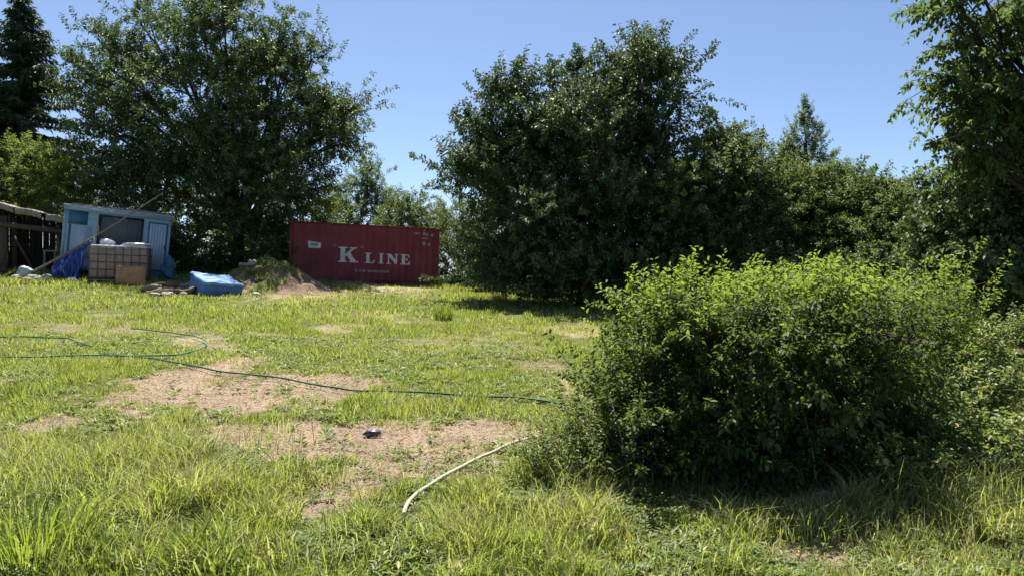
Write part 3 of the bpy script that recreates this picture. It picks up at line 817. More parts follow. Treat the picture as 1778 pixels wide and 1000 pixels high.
for i, (px, py, d, rw, rh, rd, n, lb) in enumerate(wl):
    shrub('bramble', lb, on_ground(px, d), [lob(px, py, d, rw, rh, rd, n), lob(px - rw * .3, py + rh * .5, d - .1, rw * .8, rh * .6, rd * .8, n // 2)], LM['weed'], 520 + i, tl=.22, nleaf=14, ll=.055, lw=.032,
          up=.7, stems=6, sr=.005, fine=True, tint0=.55, tvar=.3, inner=.1, clump=8, stemmat=STEM, group='brambles around the hedge', cat='bramble')


# ------------------------------------------------------------------ shipping container
CONT, nt, p = mat_new('container_red')
na = noise_node(nt, 1.6, 6, .6); nb = noise_node(nt, 4.5, 6, .7, stretch=(1.4, 1.4, .12)); nc_ = noise_node(nt, 9, 5, .7)
ra = ramp_node(nt, [(.3, (.15, .026, .034)), (.55, (.215, .036, .046)), (.75, (.25, .055, .06))])
rb = ramp_node(nt, [(.56, (0, 0, 0)), (.74, (1, 1, 1))])
rc = ramp_node(nt, [(.3, (.13, .04, .028)), (.7, (.26, .115, .07))])
nt.links.new(na.outputs["Fac"], ra.inputs[0]); nt.links.new(nb.outputs["Fac"], rb.inputs[0]); nt.links.new(nc_.outputs["Fac"], rc.inputs[0])
mxc = nt.nodes.new("ShaderNodeMix"); mxc.data_type = 'RGBA'
mul = nt.nodes.new("ShaderNodeMath"); mul.operation = 'MULTIPLY'; mul.inputs[1].default_value = .55
nt.links.new(rb.outputs[0], mul.inputs[0]); nt.links.new(mul.outputs[0], mxc.inputs[0])
nt.links.new(ra.outputs[0], mxc.inputs[6]); nt.links.new(rc.outputs[0], mxc.inputs[7])
nt.links.new(mxc.outputs[2], p.inputs["Base Color"]); p.inputs["Roughness"].default_value = .6; p.inputs["Specular IOR Level"].default_value = .3
CONT_D = surf('container_red_frame', (.15, .022, .028), (.22, .035, .04), 3, .6, .1, spec=.3)
RUST = surf('rusty_roof', (.16, .06, .035), (.30, .17, .11), 3, .85, .2, c3=(.22, .09, .06))
WPAINT = surf('white_lettering', (.50, .47, .50), (.72, .70, .72), 7, .6, .05)
GPAINT = surf('faded_lettering', (.24, .17, .19), (.36, .29, .31), 9, .7, .05)
BLK = surf('black_steel', (.010, .010, .011), (.03, .028, .026), 8, .7, .1)

CL, CH, CD = 6.06, 2.42, 2.44
top = W(500, 383, 30.9)
ce = empty('shipping_container', (top.x, top.y, top.z - CH), 'dark red corrugated steel shipping container with white K LINE lettering', 'container', rot=(0, R(2.0), R(14)))
PER = .2778; DEP = .036
def prof(x):
    u = (x - .16) % PER
    a, b, c = .072, .139, .211
    if u < a: return 0.0
    if u < b: return DEP * (u - a) / (b - a)
    if u < c: return DEP
    return DEP * (1 - (u - c) / (PER - c))
brk = [.12]
k = 0
while True:
    st = .16 + k * PER
    for q in (0, .072, .139, .211):
        if .12 < st + q < CL - .12: brk.append(st + q)
    if st > CL: break
    k += 1
brk.append(CL - .12)
def corrugated(y, sgn, z0, z1):
    V = []; q = []
    for i, x in enumerate(brk):
        yy = y + sgn * prof(x)
        V += [(x, yy, z0), (x, yy, z1)]
        if i: q.append((2 * i - 2, 2 * i, 2 * i + 1, 2 * i - 1) if sgn > 0 else (2 * i - 2, 2 * i - 1, 2 * i + 1, 2 * i))
    return MB().add(V, q)
Y0 = .03
corrugated(Y0, 1, .16, CH - .07).build('side_panel', CONT, ce)
corrugated(CD - Y0, -1, .16, CH - .07).build('side_panel', CONT, ce)
# left end: corrugated end wall
V = []; q = []
ys = np.arange(.12, CD - .11, .07)
for i, y in enumerate(ys):
    xx = .03 + (.04 if i % 4 >= 2 else 0)
    V += [(xx, y, .16), (xx, y, CH - .07)]
    if i: q.append((2 * i - 2, 2 * i - 1, 2 * i + 1, 2 * i))
MB().add(V, q).build('end_panel', CONT, ce)
# door end
for y0, y1 in ((.12, CD / 2 - .005), (CD / 2 + .005, CD - .12)):
    dr = MB().box(CL - .08, CL - .03, y0, y1, .16, CH - .1).build('door', CONT, ce)
    for f in (.3, .7):
        y = y0 + (y1 - y0) * f
        MB().tube([(CL - .01, y, .1), (CL - .01, y, CH - .08)], .017, 6).build('lock_rod', CONT_D, dr)
for x in (0, CL - .12):
    for y in (0, CD - .12):
        bevel(MB().box(x, x + .12, y, y + .12, .118, CH - .118).build('corner_post', CONT_D, ce), .008)
        for z in (0, CH - .115):
            bevel(MB().box(x - .004, x + .166, y - .004, y + .15, z, z + .115).build('corner_casting', CONT_D, ce), .01)
for y in (.012, CD - .07):
    MB().box(.17, CL - .17, y, y + .058, CH - .072, CH - .006).build('top_rail', CONT_D, ce)
    mb = MB()
    for x0, x1 in ((.17, 1.9), (2.26, 3.8), (4.16, CL - .17)):
        mb.box(x0, x1, y, y + .05, .015, .158)
    rl = MB().box(.17, CL - .17, y - .002, y + .05, .12, .162).build('bottom_rail', CONT_D, ce)
    for x0, x1 in ((.17, 1.9), (2.26, 3.8), (4.16, CL - .17)):
        MB().box(x0, x1, y, y + .046, .015, .119).build('rail_section', CONT_D, rl)
MB().box(1.91, 2.25, .02, CD - .08, .02, .115).build('forklift_pocket', BLK, ce)
MB().box(3.81, 4.15, .02, CD - .08, .02, .115).build('forklift_pocket', BLK, ce)
MB().box(.12, CL - .12, .07, CD - .07, .10, .14).build('floor', CONT_D, ce)
mb = MB(); V = []; q = []
xs = np.arange(.06, CL - .05, .1)
for i, x in enumerate(xs):
    z = CH - .012 + (.012 if i % 4 >= 2 else 0)
    V += [(x, .06, z), (x, CD - .06, z)]
    if i: q.append((2 * i - 2, 2 * i, 2 * i + 1, 2 * i - 1))
MB().add(V, q).build('roof', RUST, ce)

def painted(name, polys, mat, parent, off=.004):
    """flat paint that follows the corrugation of the container side; polys in (x, z)"""
    bm = bmesh.new()
    for poly in polys:
        bm.faces.new([bm.verts.new((x, 0, z)) for x, z in poly]).normal_update()
    bmesh.ops.triangulate(bm, faces=bm.faces[:])
    x0 = min(v.co.x for v in bm.verts); x1 = max(v.co.x for v in bm.verts)
    for b in brk:
        if x0 < b < x1:
            bmesh.ops.bisect_plane(bm, geom=bm.verts[:] + bm.edges[:] + bm.faces[:], plane_co=(b, 0, 0), plane_no=(1, 0, 0))
    for v in bm.verts: v.co.y = Y0 + prof(v.co.x) - off
    bmesh.ops.recalc_face_normals(bm, faces=bm.faces[:])
    me = bpy.data.meshes.new(name); bm.to_mesh(me); bm.free()
    return obj(name, me, mat, parent)

GL = {
 'I': [(0,0),(.5,0),(.5,.08),(.38,.08),(.38,.92),(.5,.92),(.5,1),(0,1),(0,.92),(.12,.92),(.12,.08),(0,.08)],
 'L': [(0,0),(.80,0),(.84,.34),(.75,.34),(.66,.1),(.40,.09),(.40,.92),(.54,.92),(.54,1),(0,1),(0,.92),(.13,.92),(.13,.08),(0,.08)],
 'E': [(0,0),(.80,0),(.86,.31),(.78,.31),(.68,.1),(.40,.1),(.40,.45),(.52,.45),(.56,.35),(.63,.35),(.63,.66),(.56,.66),(.52,.56),(.40,.56),(.40,.9),(.64,.9),(.72,.71),(.8,.71),(.77,1),(0,1),(0,.92),(.13,.92),(.13,.08),(0,.08)],
 'N': [(0,0),(.36,0),(.36,.08),(.23,.08),(.23,.70),(.76,0),(.9,0),(.9,.92),(1.02,.92),(1.02,1),(.66,1),(.66,.92),(.79,.92),(.79,.42),(.36,1),(0,1),(0,.92),(.12,.92),(.12,.08),(0,.08)],
 'K': [(0,0),(.54,0),(.54,.08),(.41,.08),(.41,.36),(.50,.45),(.74,.08),(.64,.08),(.64,0),(1.2,0),(1.2,.08),(1.08,.08),(.69,.63),(.96,.92),(1.1,.92),(1.1,1),(.66,1),(.66,.92),(.79,.92),(.41,.52),(.41,.92),(.54,.92),(.54,1),(0,1),(0,.92),(.13,.92),(.13,.08),(0,.08)],
}
def cu(px): return (px - 500.0) / 260.0 * CL
zb = CH - .98 - .60
def glyph(ch, px0, px1, h, zz):
    g_ = GL[ch]; w = max(a for a, b in g_); x0 = cu(px0); sc = (cu(px1) - x0) / w
    painted('letter', [[(x0 + a * sc, zz + b * h) for a, b in g_]], WPAINT, ce)
glyph('K', 583, 618, .62, zb)
for ch, a, b in (('L', 629, 646), ('I', 653.5, 661.5), ('N', 667, 688), ('E', 691.5, 709)):
    glyph(ch, a, b, .42, zb)
for px in (573, 577, 620, 624):
    x = cu(px)
    painted('quote_mark', [[(x, zb + .60), (x + .035, zb + .60), (x + .05, zb + .70), (x + .01, zb + .70)]], GPAINT, ce)
# small worn line of lettering under the name, unreadable in the photograph
rr = random.Random(3)
for (a, b) in ((612.5, 617), (620, 623.5), (625, 631), (634.5, 640), (641, 645.5), (646.5, 651), (652, 655), (656, 661), (662, 666), (667, 672)):
    painted('worn_mark', [[(cu(a), .47), (cu(b), .47), (cu(b), .545 + rr.random() * .03), (cu(a), .545 + rr.random() * .03)]], GPAINT, ce)
# worn number block at the upper right
for (a, b, y0, y1) in ((714, 725, 406.5, 409.5), (731, 735, 401, 404), (730, 735.5, 406, 411), (736.5, 740, 406, 413), (745, 749.5, 408, 413), (729, 739.5, 415, 418), (730, 735, 422.5, 429.5), (740, 744, 424, 429)):
    zz0 = CH - (y1 - 397.5) / 42.0; zz1 = CH - (y0 - 397.5) / 42.0
    painted('worn_mark', [[(cu(a), zz0), (cu(b), zz0), (cu(b), zz1), (cu(a), zz1)]], GPAINT, ce)
# small flag emblem, pale with a dark centre, and the round mark at lower right
fz0, fz1 = 1.36, 1.64
painted('flag_emblem', [[(cu(532), fz0), (cu(536), fz0), (cu(536), fz1 - .015), (cu(531), fz1)], [(cu(536), fz0), (cu(548), fz0), (cu(548), fz0 + .09), (cu(541), fz0 + .09), (cu(536), fz0 + .09)],
        [(cu(548), fz0), (cu(553), fz0), (cu(553), fz1 - .06), (cu(548), fz1 - .045)], [(cu(536), fz1 - .08), (cu(541), fz1 - .08), (cu(548), fz1 - .08), (cu(548), fz1 - .045), (cu(536), fz1 - .015)]], WPAINT, ce)
painted('flag_centre', [[(cu(536), fz0 + .09), (cu(548), fz0 + .09), (cu(548), fz1 - .08), (cu(536), fz1 - .08)]], GPAINT, ce)
painted('round_mark', [[(cu(733) + .12 * math.cos(t * .5236), .40 + .11 * math.sin(t * .5236)) for t in range(12)]], GPAINT, ce)

# ------------------------------------------------------------------ blue cabin
BLUE = surf('pale_blue_sheet', (.20, .30, .40), (.30, .40, .50), 2.5, .5, .06, spec=.4, c3=(.24, .36, .47))
DBLUE = surf('faded_blue_paint', (.035, .11, .20), (.06, .17, .28), 4, .55, .06)
PANEL = surf('grey_blue_door', (.34, .41, .48), (.46, .52, .58), 3, .5, .05, stretch=(1, 1, .2))
ROOFW = surf('weathered_roof_felt', (.30, .33, .36), (.46, .48, .50), 4, .8, .1)
DARK = surf('dark_rubber', (.010, .012, .015), (.025, .028, .032), 6, .6, .05)
CURT = surf('grey_curtain', (.16, .17, .17), (.30, .31, .30), 5, .9, .05, stretch=(3, 1, .1))
WOODG = surf('weathered_wood', (.16, .13, .10), (.32, .28, .22), 6, .85, .3, stretch=(1, 1, 1))
WOODB = surf('brown_wood', (.06, .042, .03), (.13, .09, .062), 6, .85, .3)
gl, nt, p = mat_new('window_glass')
p.inputs["Base Color"].default_value = (.5, .55, .56, 1); p.inputs["Roughness"].default_value = .08
p.inputs["Transmission Weight"].default_value = .85; p.inputs["IOR"].default_value = 1.2
GLASS = gl

d = 28.0
bl = W(197, 479, d)
cb_scale = .9
cb = empty('site_cabin', bl, 'pale blue tilted caravan-like cabin with dark framed window and grey door', 'cabin', rot=(0, R(5.0), R(25)))
CW, CHH, CDD = 1.93, 2.34, 2.0
cb.scale = (cb_scale, 1, 1)
bevel(MB().box(-CW, CW, 0, CDD, .12, CHH).build('wall', BLUE, cb), .03, 2)
bevel(MB().box(-CW - .05, CW + .06, -.09, CDD + .08, CHH, CHH + .07).build('roof', ROOFW, cb), .015)
MB().box(-CW - .04, CW + .05, -.075, -.004, CHH - .12, CHH - .002).build('roof_edge', BLUE, cb)
MB().box(-CW, CW, -.012, .0, .10, .26).build('bottom_trim', DBLUE, cb)
MB().box(-CW - .012, -CW + .10, -.014, -.002, .262, CHH - .13).build('corner_trim', BLUE, cb)
MB().box(CW - .07, CW + .012, -.014, -.002, .262, CHH - .13).build('corner_trim', BLUE, cb)
MB().box(-1.78, -1.10, -.010, -.003, CHH - .62, CHH - .13).build('painted_panel', DBLUE, cb)
MB().box(-1.74, -1.66, -.008, -.003, .30, CHH - .63).build('dark_seam', DBLUE, cb)
MB().box(-1.55, -.92, -.008, -.003, .5, CHH - .66).build('pale_panel', PANEL, cb)
wf = MB()
x0, x1, z0, z1 = -.72, .92, .98, CHH - .17
for b in ((x0, x1, z1 - .07, z1), (x0, x1, z0, z0 + .06), (x0, x0 + .10, z0 + .06, z1 - .07), (x1 - .07, x1, z0 + .06, z1 - .07)):
    wf.box(b[0], b[1], -.045, -.003, b[2], b[3])
win = empty('window', (0, 0, 0), None, None); win.parent = cb
MB().box(x0, x1, -.045, -.003, z1 - .07, z1).build('frame', DARK, win)
MB().box(x0, x1, -.045, -.003, z0, z0 + .06).build('frame', DARK, win)
MB().box(x0, x0 + .10, -.043, -.003, z0 + .062, z1 - .072).build('frame', DARK, win)
MB().box(x1 - .07, x1, -.043, -.003, z0 + .062, z1 - .072).build('frame', DARK, win)
V = []; q = []
for i in range(49):
    x = x0 + .11 + (x1 - x0 - .19) * i / 48
    y = -.012 + .007 * math.sin(i * 1.3) + .003 * math.sin(i * 3.1)
    V += [(x, y - .003, z0 + .07), (x, y, z1 - .08)]
    if i: q.append((2 * i - 2, 2 * i, 2 * i + 1, 2 * i - 1))
MB().add(V, q).build('curtain', CURT, win)
MB().box(x0 + .10, x1 - .07, -.034, -.029, z0 + .062, z1 - .072).build('pane', GLASS, win)
dr = MB().box(1.10, 1.84, -.022, -.003, .28, CHH - .24).build('door', DBLUE, cb)
for x in np.arange(1.16, 1.78, .105):
    MB().box(x, x + .098, -.034, -.022, .34, CHH - .30).build('board', PANEL, dr)
MB().box(1.75, 1.79, -.07, -.034, 1.15, 1.27).build('handle', DARK, dr)
for x in (-1.6, -.3, 1.5):
    MB().box(x, x + .3, .2, .5, -.35 - .06 * x, .12).build('support_block', WOODG, cb)
for i, (a, b, zz) in enumerate(((-.2, 2.2, .10), (.3, 2.32, .135), (-1.7, .5, .12))):
    pl = MB().tube([(a, -.05 + i * .05, CHH + zz), ((a + b) / 2, .02 + i * .05, CHH + zz - .01), (b, .1 + i * .05, CHH + zz)], .026, 6)
    pl.build('roof_batten', WOODG, cb)

# leaning pole
def px_tube(name, pts, r, mat, label, cat, n=6, sm=True):
    mb = MB()
    P = [np.array(W(*q_)) for q_ in pts]
    P = np.array(P); base = Vector(P[0])
    mb.tube(P - P[0], r, n)
    o = mb.build(name, mat, None, smooth=sm); o.location = base
    return tag(o, label, cat)
g0 = on_ground(40, 26.2)
p1 = W(283, 335, 27.6)
mb = MB(); P0 = np.array(g0) ; P1 = np.array(p1)
pp = np.array([P0 + (P1 - P0) * t + np.array([0, 0, -.10 * math.sin(t * 3.14)]) for t in np.linspace(0, 1, 9)])
mb.tube(pp - P0, np.linspace(.052, .024, 9), 7)
o = mb.build('leaning_pole', WOODG, None, True); o.location = g0
tag(o, 'long thin pale pole leaning diagonally across the blue cabin', 'pole')
def stick(px0, d0, px1, py1, d1, r, mat, name, label, cat, bend=.03):
    g_ = on_ground(px0, d0); P0 = np.array(g_); P1 = np.array(W(px1, py1, d1))
    pp = np.array([(P1 - P0) * t + np.array([bend * math.sin(t * 3.14), 0, 0]) for t in np.linspace(0, 1, 6)]); pp[0, 2] -= .04
    o_ = MB().tube(pp, np.linspace(r, r * .7, 6), 6).build(name, mat, None, True); o_.location = g_
    return tag(o_, label, cat)
stick(163, 26.0, 163, 412, 26.2, .022, WOODG, 'stake', 'thin upright wooden stake at the left side of the caged tank', 'stake')
stick(174, 26.9, 170, 392, 27.2, .03, WOODB, 'post', 'short dark upright post between the cabin window and caged tank', 'post')

# ------------------------------------------------------------------ caged tank
TANK = surf('milky_tank_plastic', (.22, .13, .105), (.40, .27, .22), 2.5, .5, .04, c3=(.29, .18, .15))
TANKW = surf('white_tank_top', (.62, .62, .60), (.78, .78, .76), 4, .5, .05)
CAGE = surf('cage_steel', (.10, .08, .07), (.19, .15, .13), 9, .55, .1, metallic=.4)
PLATE = surf('orange_rusty_sheet', (.40, .17, .075), (.58, .30, .16), 4, .8, .15)
tg = on_ground(205, 25.8)
te = empty('caged_tank', tg, 'wide milky plastic tank in a steel cage standing before the blue cabin', 'tank', rot=(0, R(1.5), R(20)))
TW, TD, TH = .88, 1.0, 1.22
bevel(MB().box(-TW, TW, .03, TD, .16, TH - .06).build('tank', TANK, te), .07, 3)
bevel(MB().box(-TW + .02, TW - .02, .04, TD - .02, TH - .06, TH + .05).build('tank_top', TANKW, te), .04, 2)
for x in np.linspace(-TW, TW, 8):
    MB().tube([(x, 0, .10), (x, 0, TH)], .012, 6).build('cage_bar', CAGE, te, True)
    MB().tube([(x, TD + .03, .10), (x, TD + .03, TH)], .012, 6).build('cage_bar', CAGE, te, True)
for y in np.linspace(.21, TD - .15, 4):
    for x in (-TW - .03, TW + .03):
        MB().tube([(x, y, .10), (x, y, TH)], .012, 6).build('cage_bar', CAGE, te, True)
for z in np.linspace(.2, TH - .02, 5):
    MB().tube([(-TW - .03, -.026, z), (TW + .03, -.026, z), (TW + .056, .01, z), (TW + .056, TD + .05, z), (-TW - .056, TD + .05, z), (-TW - .056, .0, z)], .014, 5).build('cage_ring', CAGE, te, True)
for x in (-.9, -.1, .68):
    MB().box(x, x + .2, -.02, TD + .02, -.16, .07).build('pallet_block', WOODB, te)
MB().box(-TW, TW, -.02, TD + .02, .075, .12).build('pallet_deck', WOODG, te)
MB().tube([(.0, .5, TH + .05), (.0, .5, TH + .11)], .12, 14).build('cap', DARK, te, False)
tp_ = empty('rusty_sheet', on_ground(226, 25.5), 'orange rusty sheet leaning against the lower right of the caged tank', 'metal sheet', rot=(R(-10), R(2), R(20)))
V = []; q = []
for i in range(9):
    for j in range(6):
        V.append((-.45 + .9 * i / 8 + .02 * math.sin(j * 2.1), .012 * math.sin(i * 1.7 + j), .03 + .62 * j / 5 + .02 * math.sin(i * 1.3)))
        if i and j: q.append(((i - 1) * 6 + j - 1, i * 6 + j - 1, i * 6 + j, (i - 1) * 6 + j))
o = MB().add(V, q).build('sheet', PLATE, tp_); m = o.modifiers.new('s', 'SOLIDIFY'); m.thickness = .012

# white plastic bags on the tank, blue tarpaulin, sack
def lump(name, loc, r, mat, seed, parent=None, label=None, cat=None, amp=.25, sub=3, group=None, freq=2.2):
    bm = bmesh.new(); bmesh.ops.create_icosphere(bm, subdivisions=sub, radius=1)
    rg = np.random.default_rng(seed); ph = rg.random(9) * 6.28
    for v in bm.verts:
        c = v.co
        n_ = math.sin(c.x * freq * 1.3 + ph[0]) * math.cos(c.y * freq + ph[1]) + .6 * math.sin(c.z * freq * 2 + c.x * 2 + ph[2]) + .4 * math.sin(c.y * freq * 3.1 + c.z * 4 + ph[3]) + .3 * math.sin(c.x * freq * 4.3 - c.z * 5 + ph[4])
        v.co = Vector((c.x * r[0], c.y * r[1], c.z * r[2])) * (1 + amp * n_ * .6)
    lo = min(v.co.z for v in bm.verts)
    for v in bm.verts: v.co.z -= lo + .02
    me = bpy.data.meshes.new(name); bm.to_mesh(me); bm.free()
    o_ = obj(name, me, mat, parent); o_.location = loc
    if label: tag(o_, label, cat, group)
    return o_
BAGW = surf('white_plastic_bag', (.60, .61, .62), (.78, .78, .78), 5, .35, .2)
BAGB = surf('grey_blue_sack', (.22, .27, .33), (.36, .42, .47), 5, .6, .2)
TARP = surf('blue_tarpaulin', (.015, .03, .12), (.03, .085, .36), 5, .4, .25, spec=.4, c3=(.42, .48, .62), stretch=(1.6, 1.6, .25))
tz = tg.z + TH + .045
lump('plastic_bag', (tg.x - .55, tg.y + .40, tz), (.24, .22, .13), BAGW, 1, None, 'crumpled white plastic bag on the caged tank, nearer the upright post', 'bag', .3)
lump('plastic_bag', (tg.x + .35, tg.y + .45, tz - .02), (.5, .28, .07), BAGW, 2, None, 'flat white plastic bag lying along the right top of the caged tank', 'bag', .3)
lump('sack', on_ground(42, 26.0), (.26, .22, .2), BAGB, 3, None, 'grey-blue sack beside the foot of the leaning pole', 'sack', .25)
NU, NV = 34, 26
V = []; q = []
a0, a1 = np.array(W(104, 452, 26.9)), np.array(W(158, 418, 27.0))
b0, b1 = np.array(on_ground(92, 26.6)), np.array(on_ground(140, 26.5))
for i in range(NU):
    u = i / (NU - 1)
    T0 = a0 + (a1 - a0) * u; T1 = b0 + (b1 - b0) * u
    for j in range(NV):
        v = j / (NV - 1)
        P_ = T0 + (T1 - T0) * v
        fold = .09 * math.sin(u * 26 + v * 2.5) * (.4 + v) + .05 * math.sin(u * 51 + v * 5) + .05 * math.sin(v * 9 + u * 6)
        P_ = P_ + np.array([.03 * math.sin(v * 11 + u * 8), -.18 * math.sin(v * 3.14) - fold, .0])
        V.append(P_ - b0)
        if i and j: q.append(((i - 1) * NV + j - 1, i * NV + j - 1, i * NV + j, (i - 1) * NV + j))
o = MB().add(V, q).build('tarpaulin', TARP, None, True); o.location = Vector(b0)
m = o.modifiers.new('s', 'SOLIDIFY'); m.thickness = .008
tag(o, 'crumpled blue tarpaulin hanging under the leaning pole left of the caged tank', 'tarpaulin')
o = lump('tarpaulin', on_ground(292, 27.2), (.22, .3, .42), DBLUE, 9, None, 'small blue tarpaulin bundle at the right foot of the cabin', 'tarpaulin', .3)

# ------------------------------------------------------------------ open shed at the left edge
SHEET = surf('weathered_roof_sheet', (.13, .105, .08), (.30, .25, .20), 3, .9, .3, c3=(.20, .165, .13))
d = 27.4
sb = on_ground(30, d)
se = empty('open_shed', sb, 'low open wooden shed with sagging weathered roof sheets at the left edge', 'shed', rot=(0, 0, R(22)))
def sz(px, py): return (d * (px - 30) / F, CAMZ + d * (500 - py) / F - sb.z)
for px in (-55, 8, 92):
    x, _ = sz(px, 400); w = .13 if px != 92 else .06
    top_ = sz(px, 366 + (px - 8) * .16)[1] - .2
    MB().box(x - w, x + w, 0, .16, -.3, top_).build('post', WOODB, se)
    MB().box(x - .08, x + .08, 1.9, 2.05, -.3, top_ + .1).build('post', WOODB, se)
SHADEW = surf('shade_darkened_timber', (.018, .014, .011), (.045, .034, .026), 6, .9, .3)  # old timber taken near black: the shed's interior shade put into its colour
rp = [(-70, 342), (-20, 352), (26, 362), (30, 364), (70, 371), (75, 374), (104, 379)]
for (a, b), s2 in zip(((rp[0], rp[1]), (rp[1], rp[2]), (rp[3], rp[4]), (rp[5], rp[6])), (1, 2, 3, 4)):
    xa, za = sz(*a); xb, zb_ = sz(*b)
    V = []; q = []
    n = 15; k = 7
    for i in range(n):
        u = i / (n - 1)
        for j in range(k):
            w = j / (k - 1)
            x = xa + (xb - xa) * u + .05 * (w - .5) * math.sin(s2 * 3) + .03 * math.sin(j * 2 + s2)
            z = za + (zb_ - za) * u + .05 * math.sin(u * 3.14) + .022 * math.sin(u * (xb - xa) * 42) + w * .14 - (.20 * (1 - w) ** 7 if j == 0 else 0)
            V.append((x, -.30 + (.02 if j == 0 else 0) + 2.6 * max(0, (j - 1)) / (k - 2), z))
            if i and j: q.append(((i - 1) * k + j - 1, i * k + j - 1, i * k + j, (i - 1) * k + j))
    o = MB().add(V, q).build('roof_sheet', SHEET, se); m = o.modifiers.new('s', 'SOLIDIFY'); m.thickness = .035
xa, za = sz(-70, 372); xb, zb_ = sz(104, 398)
mb = MB(); mb.tube([(xa, -.08, za - .1), ((xa + xb) / 2, -.08, (za + zb_) / 2 - .14), (xb, -.08, zb_ - .06)], .10, 8); mb.build('beam', WOODB, se, True)
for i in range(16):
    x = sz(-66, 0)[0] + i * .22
    MB().box(x, x + .205, 2.06 + .008 * (i % 3), 2.09 + .008 * (i % 3), -.3, za + .55 + (zb_ - za) * (x - xa) / (xb - xa) - .03 * (i % 2)).build('plank', SHADEW, se)
MB().box(sz(68, 0)[0], sz(100, 0)[0], .3, .9, .80, .85).build('shelf', WOODG, se)
for px in (68, 84, 100):
    x = sz(px, 0)[0]; MB().box(x - .03, x + .03, .35, .42, -.3, .795).build('shelf_leg', WOODG, se)
for k_ in range(9):  # side walls added to keep light out and darken the shed interior
    MB().box(xa - .1, xa - .07, -.05 + k_ * .24, .17 + k_ * .24, -.3, za - .05 + .01 * (k_ % 3)).build('plank', SHADEW, se)
    MB().box(xb - .02, xb + .01, .3 + k_ * .2, .485 + k_ * .2, -.3, zb_ + .05 + .01 * (k_ % 3)).build('plank', SHADEW, se)
mb = MB(); mb.tube([(sz(20, 0)[0], .5, 1.35), (sz(50, 0)[0], .6, .1)], .05, 6); mb.build('brace', WOODB, se)

# ------------------------------------------------------------------ blue covered block and rubbish around it
gx_, gy_, gz_ = G(362, 511)
be = empty('covered_block', (gx_, gy_ + .55, gz_ + .14), 'bright blue plastic covered block with ribbed top lying tilted on the rubble', 'block', rot=(R(13), R(5), R(42)))
BLU2 = surf('bright_blue_plastic', (.15, .28, .55), (.25, .40, .64), 3, .7, .12, spec=.12)
BLU3 = surf('blue_plastic_side', (.07, .15, .38), (.11, .21, .46), 3, .5, .1)
S = .62
b_ = MB().box(-S, S, -S, S, -.14, .30).build('body', BLU3, be); bevel(b_, .05, 3)
V = []; q = []; n_ = 40
for i in range(n_):
    for j in range(n_):
        x = -S - .03 + (2 * S + .06) * i / (n_ - 1); y = -S - .03 + (2 * S + .06) * j / (n_ - 1)
        e_ = max(abs(x), abs(y)) / (S + .03)
        z = .365 + .016 * math.sin(y * 34) * (1 if e_ < .93 else 0) + .09 * (float(vn(x + 9, y + 3, .38, 7)) - .5) + .035 * (float(vn(x, y, .12, 8)) - .5) - (.06 + .04 * float(vn(x, y, .2, 9))) * float(sstep(.93, 1.0, e_))
        V.append((x, y, z))
        if i and j: q.append(((i - 1) * n_ + j - 1, i * n_ + j - 1, i * n_ + j, (i - 1) * n_ + j))
b_ = MB().add(V, q).build('lid', BLU2, be, True); m = b_.modifiers.new('s', 'SOLIDIFY'); m.thickness = .02
SOILW = surf('rotten_wood', (.08, .055, .035), (.22, .16, .10), 6, .9, .4)
rg = np.random.default_rng(77)
logs = [(262, 501, .55, 5), (285, 497, .8, 20), (300, 503, .6, -15), (312, 492, .9, 10), (325, 505, .45, 40), (283, 507, .5, -8), (345, 478, .8, 15), (355, 474, .5, 70), (310, 487, .7, 30), (430, 488, .8, -30), (440, 497, .5, 15), (270, 505, .4, 60)]
for i, (px, py, ln, an) in enumerate(logs):
    x, y, z = G(px, py + 6)
    y = min(y, 26.0); x = y * (px - 889) / F; z = float(HM(x, y))
    n = 7; r0 = .05 + .05 * rg.random()
    t = np.linspace(-.5, .5, n)
    P_ = np.stack([t * ln, .05 * np.sin(t * 5 + i), .04 * np.cos(t * 4 + i) + .05 + .16 * rg.random() * (t + .5)], 1)
    o = MB().tube(P_, r0 * (.8 + .35 * rg.random(n)), 7).build('log', SOILW if i % 3 else WOODG, None); o.location = (x, y, z + .02)
    o.rotation_euler = (0, 0, R(an))
    where = 'behind' if i in (6, 7) else 'right of' if px > 400 else 'left of'
    tag(o, 'rotting log or branch lying in the rubbish %s the blue covered block' % where, 'log', 'rotting logs %s the blue block' % where)
STONE = surf('pale_rubble', (.26, .24, .21), (.50, .47, .42), 5, .9, .3)
for i, (px, py, r_) in enumerate(((55, 470, .14), (66, 474, .12), (80, 472, .15), (30, 472, .12), (46, 477, .10), (290, 509, .13), (268, 508, .10), (318, 512, .09), (125, 478, .12), (445, 503, .1))):
    x, y, z = G(px, min(py + 10, 514)); y = min(y, 25.6); x = y * (px - 889) / F
    lump('rubble_stone', (x, y, float(HM(x, y))), (r_ * 1.4, r_, r_ * .7), STONE, 50 + i, None, 'pale lump of rubble on the ground ' + ('near the foot of the leaning pole' if px < 200 else 'beside the blue covered block'), 'stone', .3, 2, 'pale rubble lumps by the pole' if px < 200 else 'pale rubble lumps by the blue block')

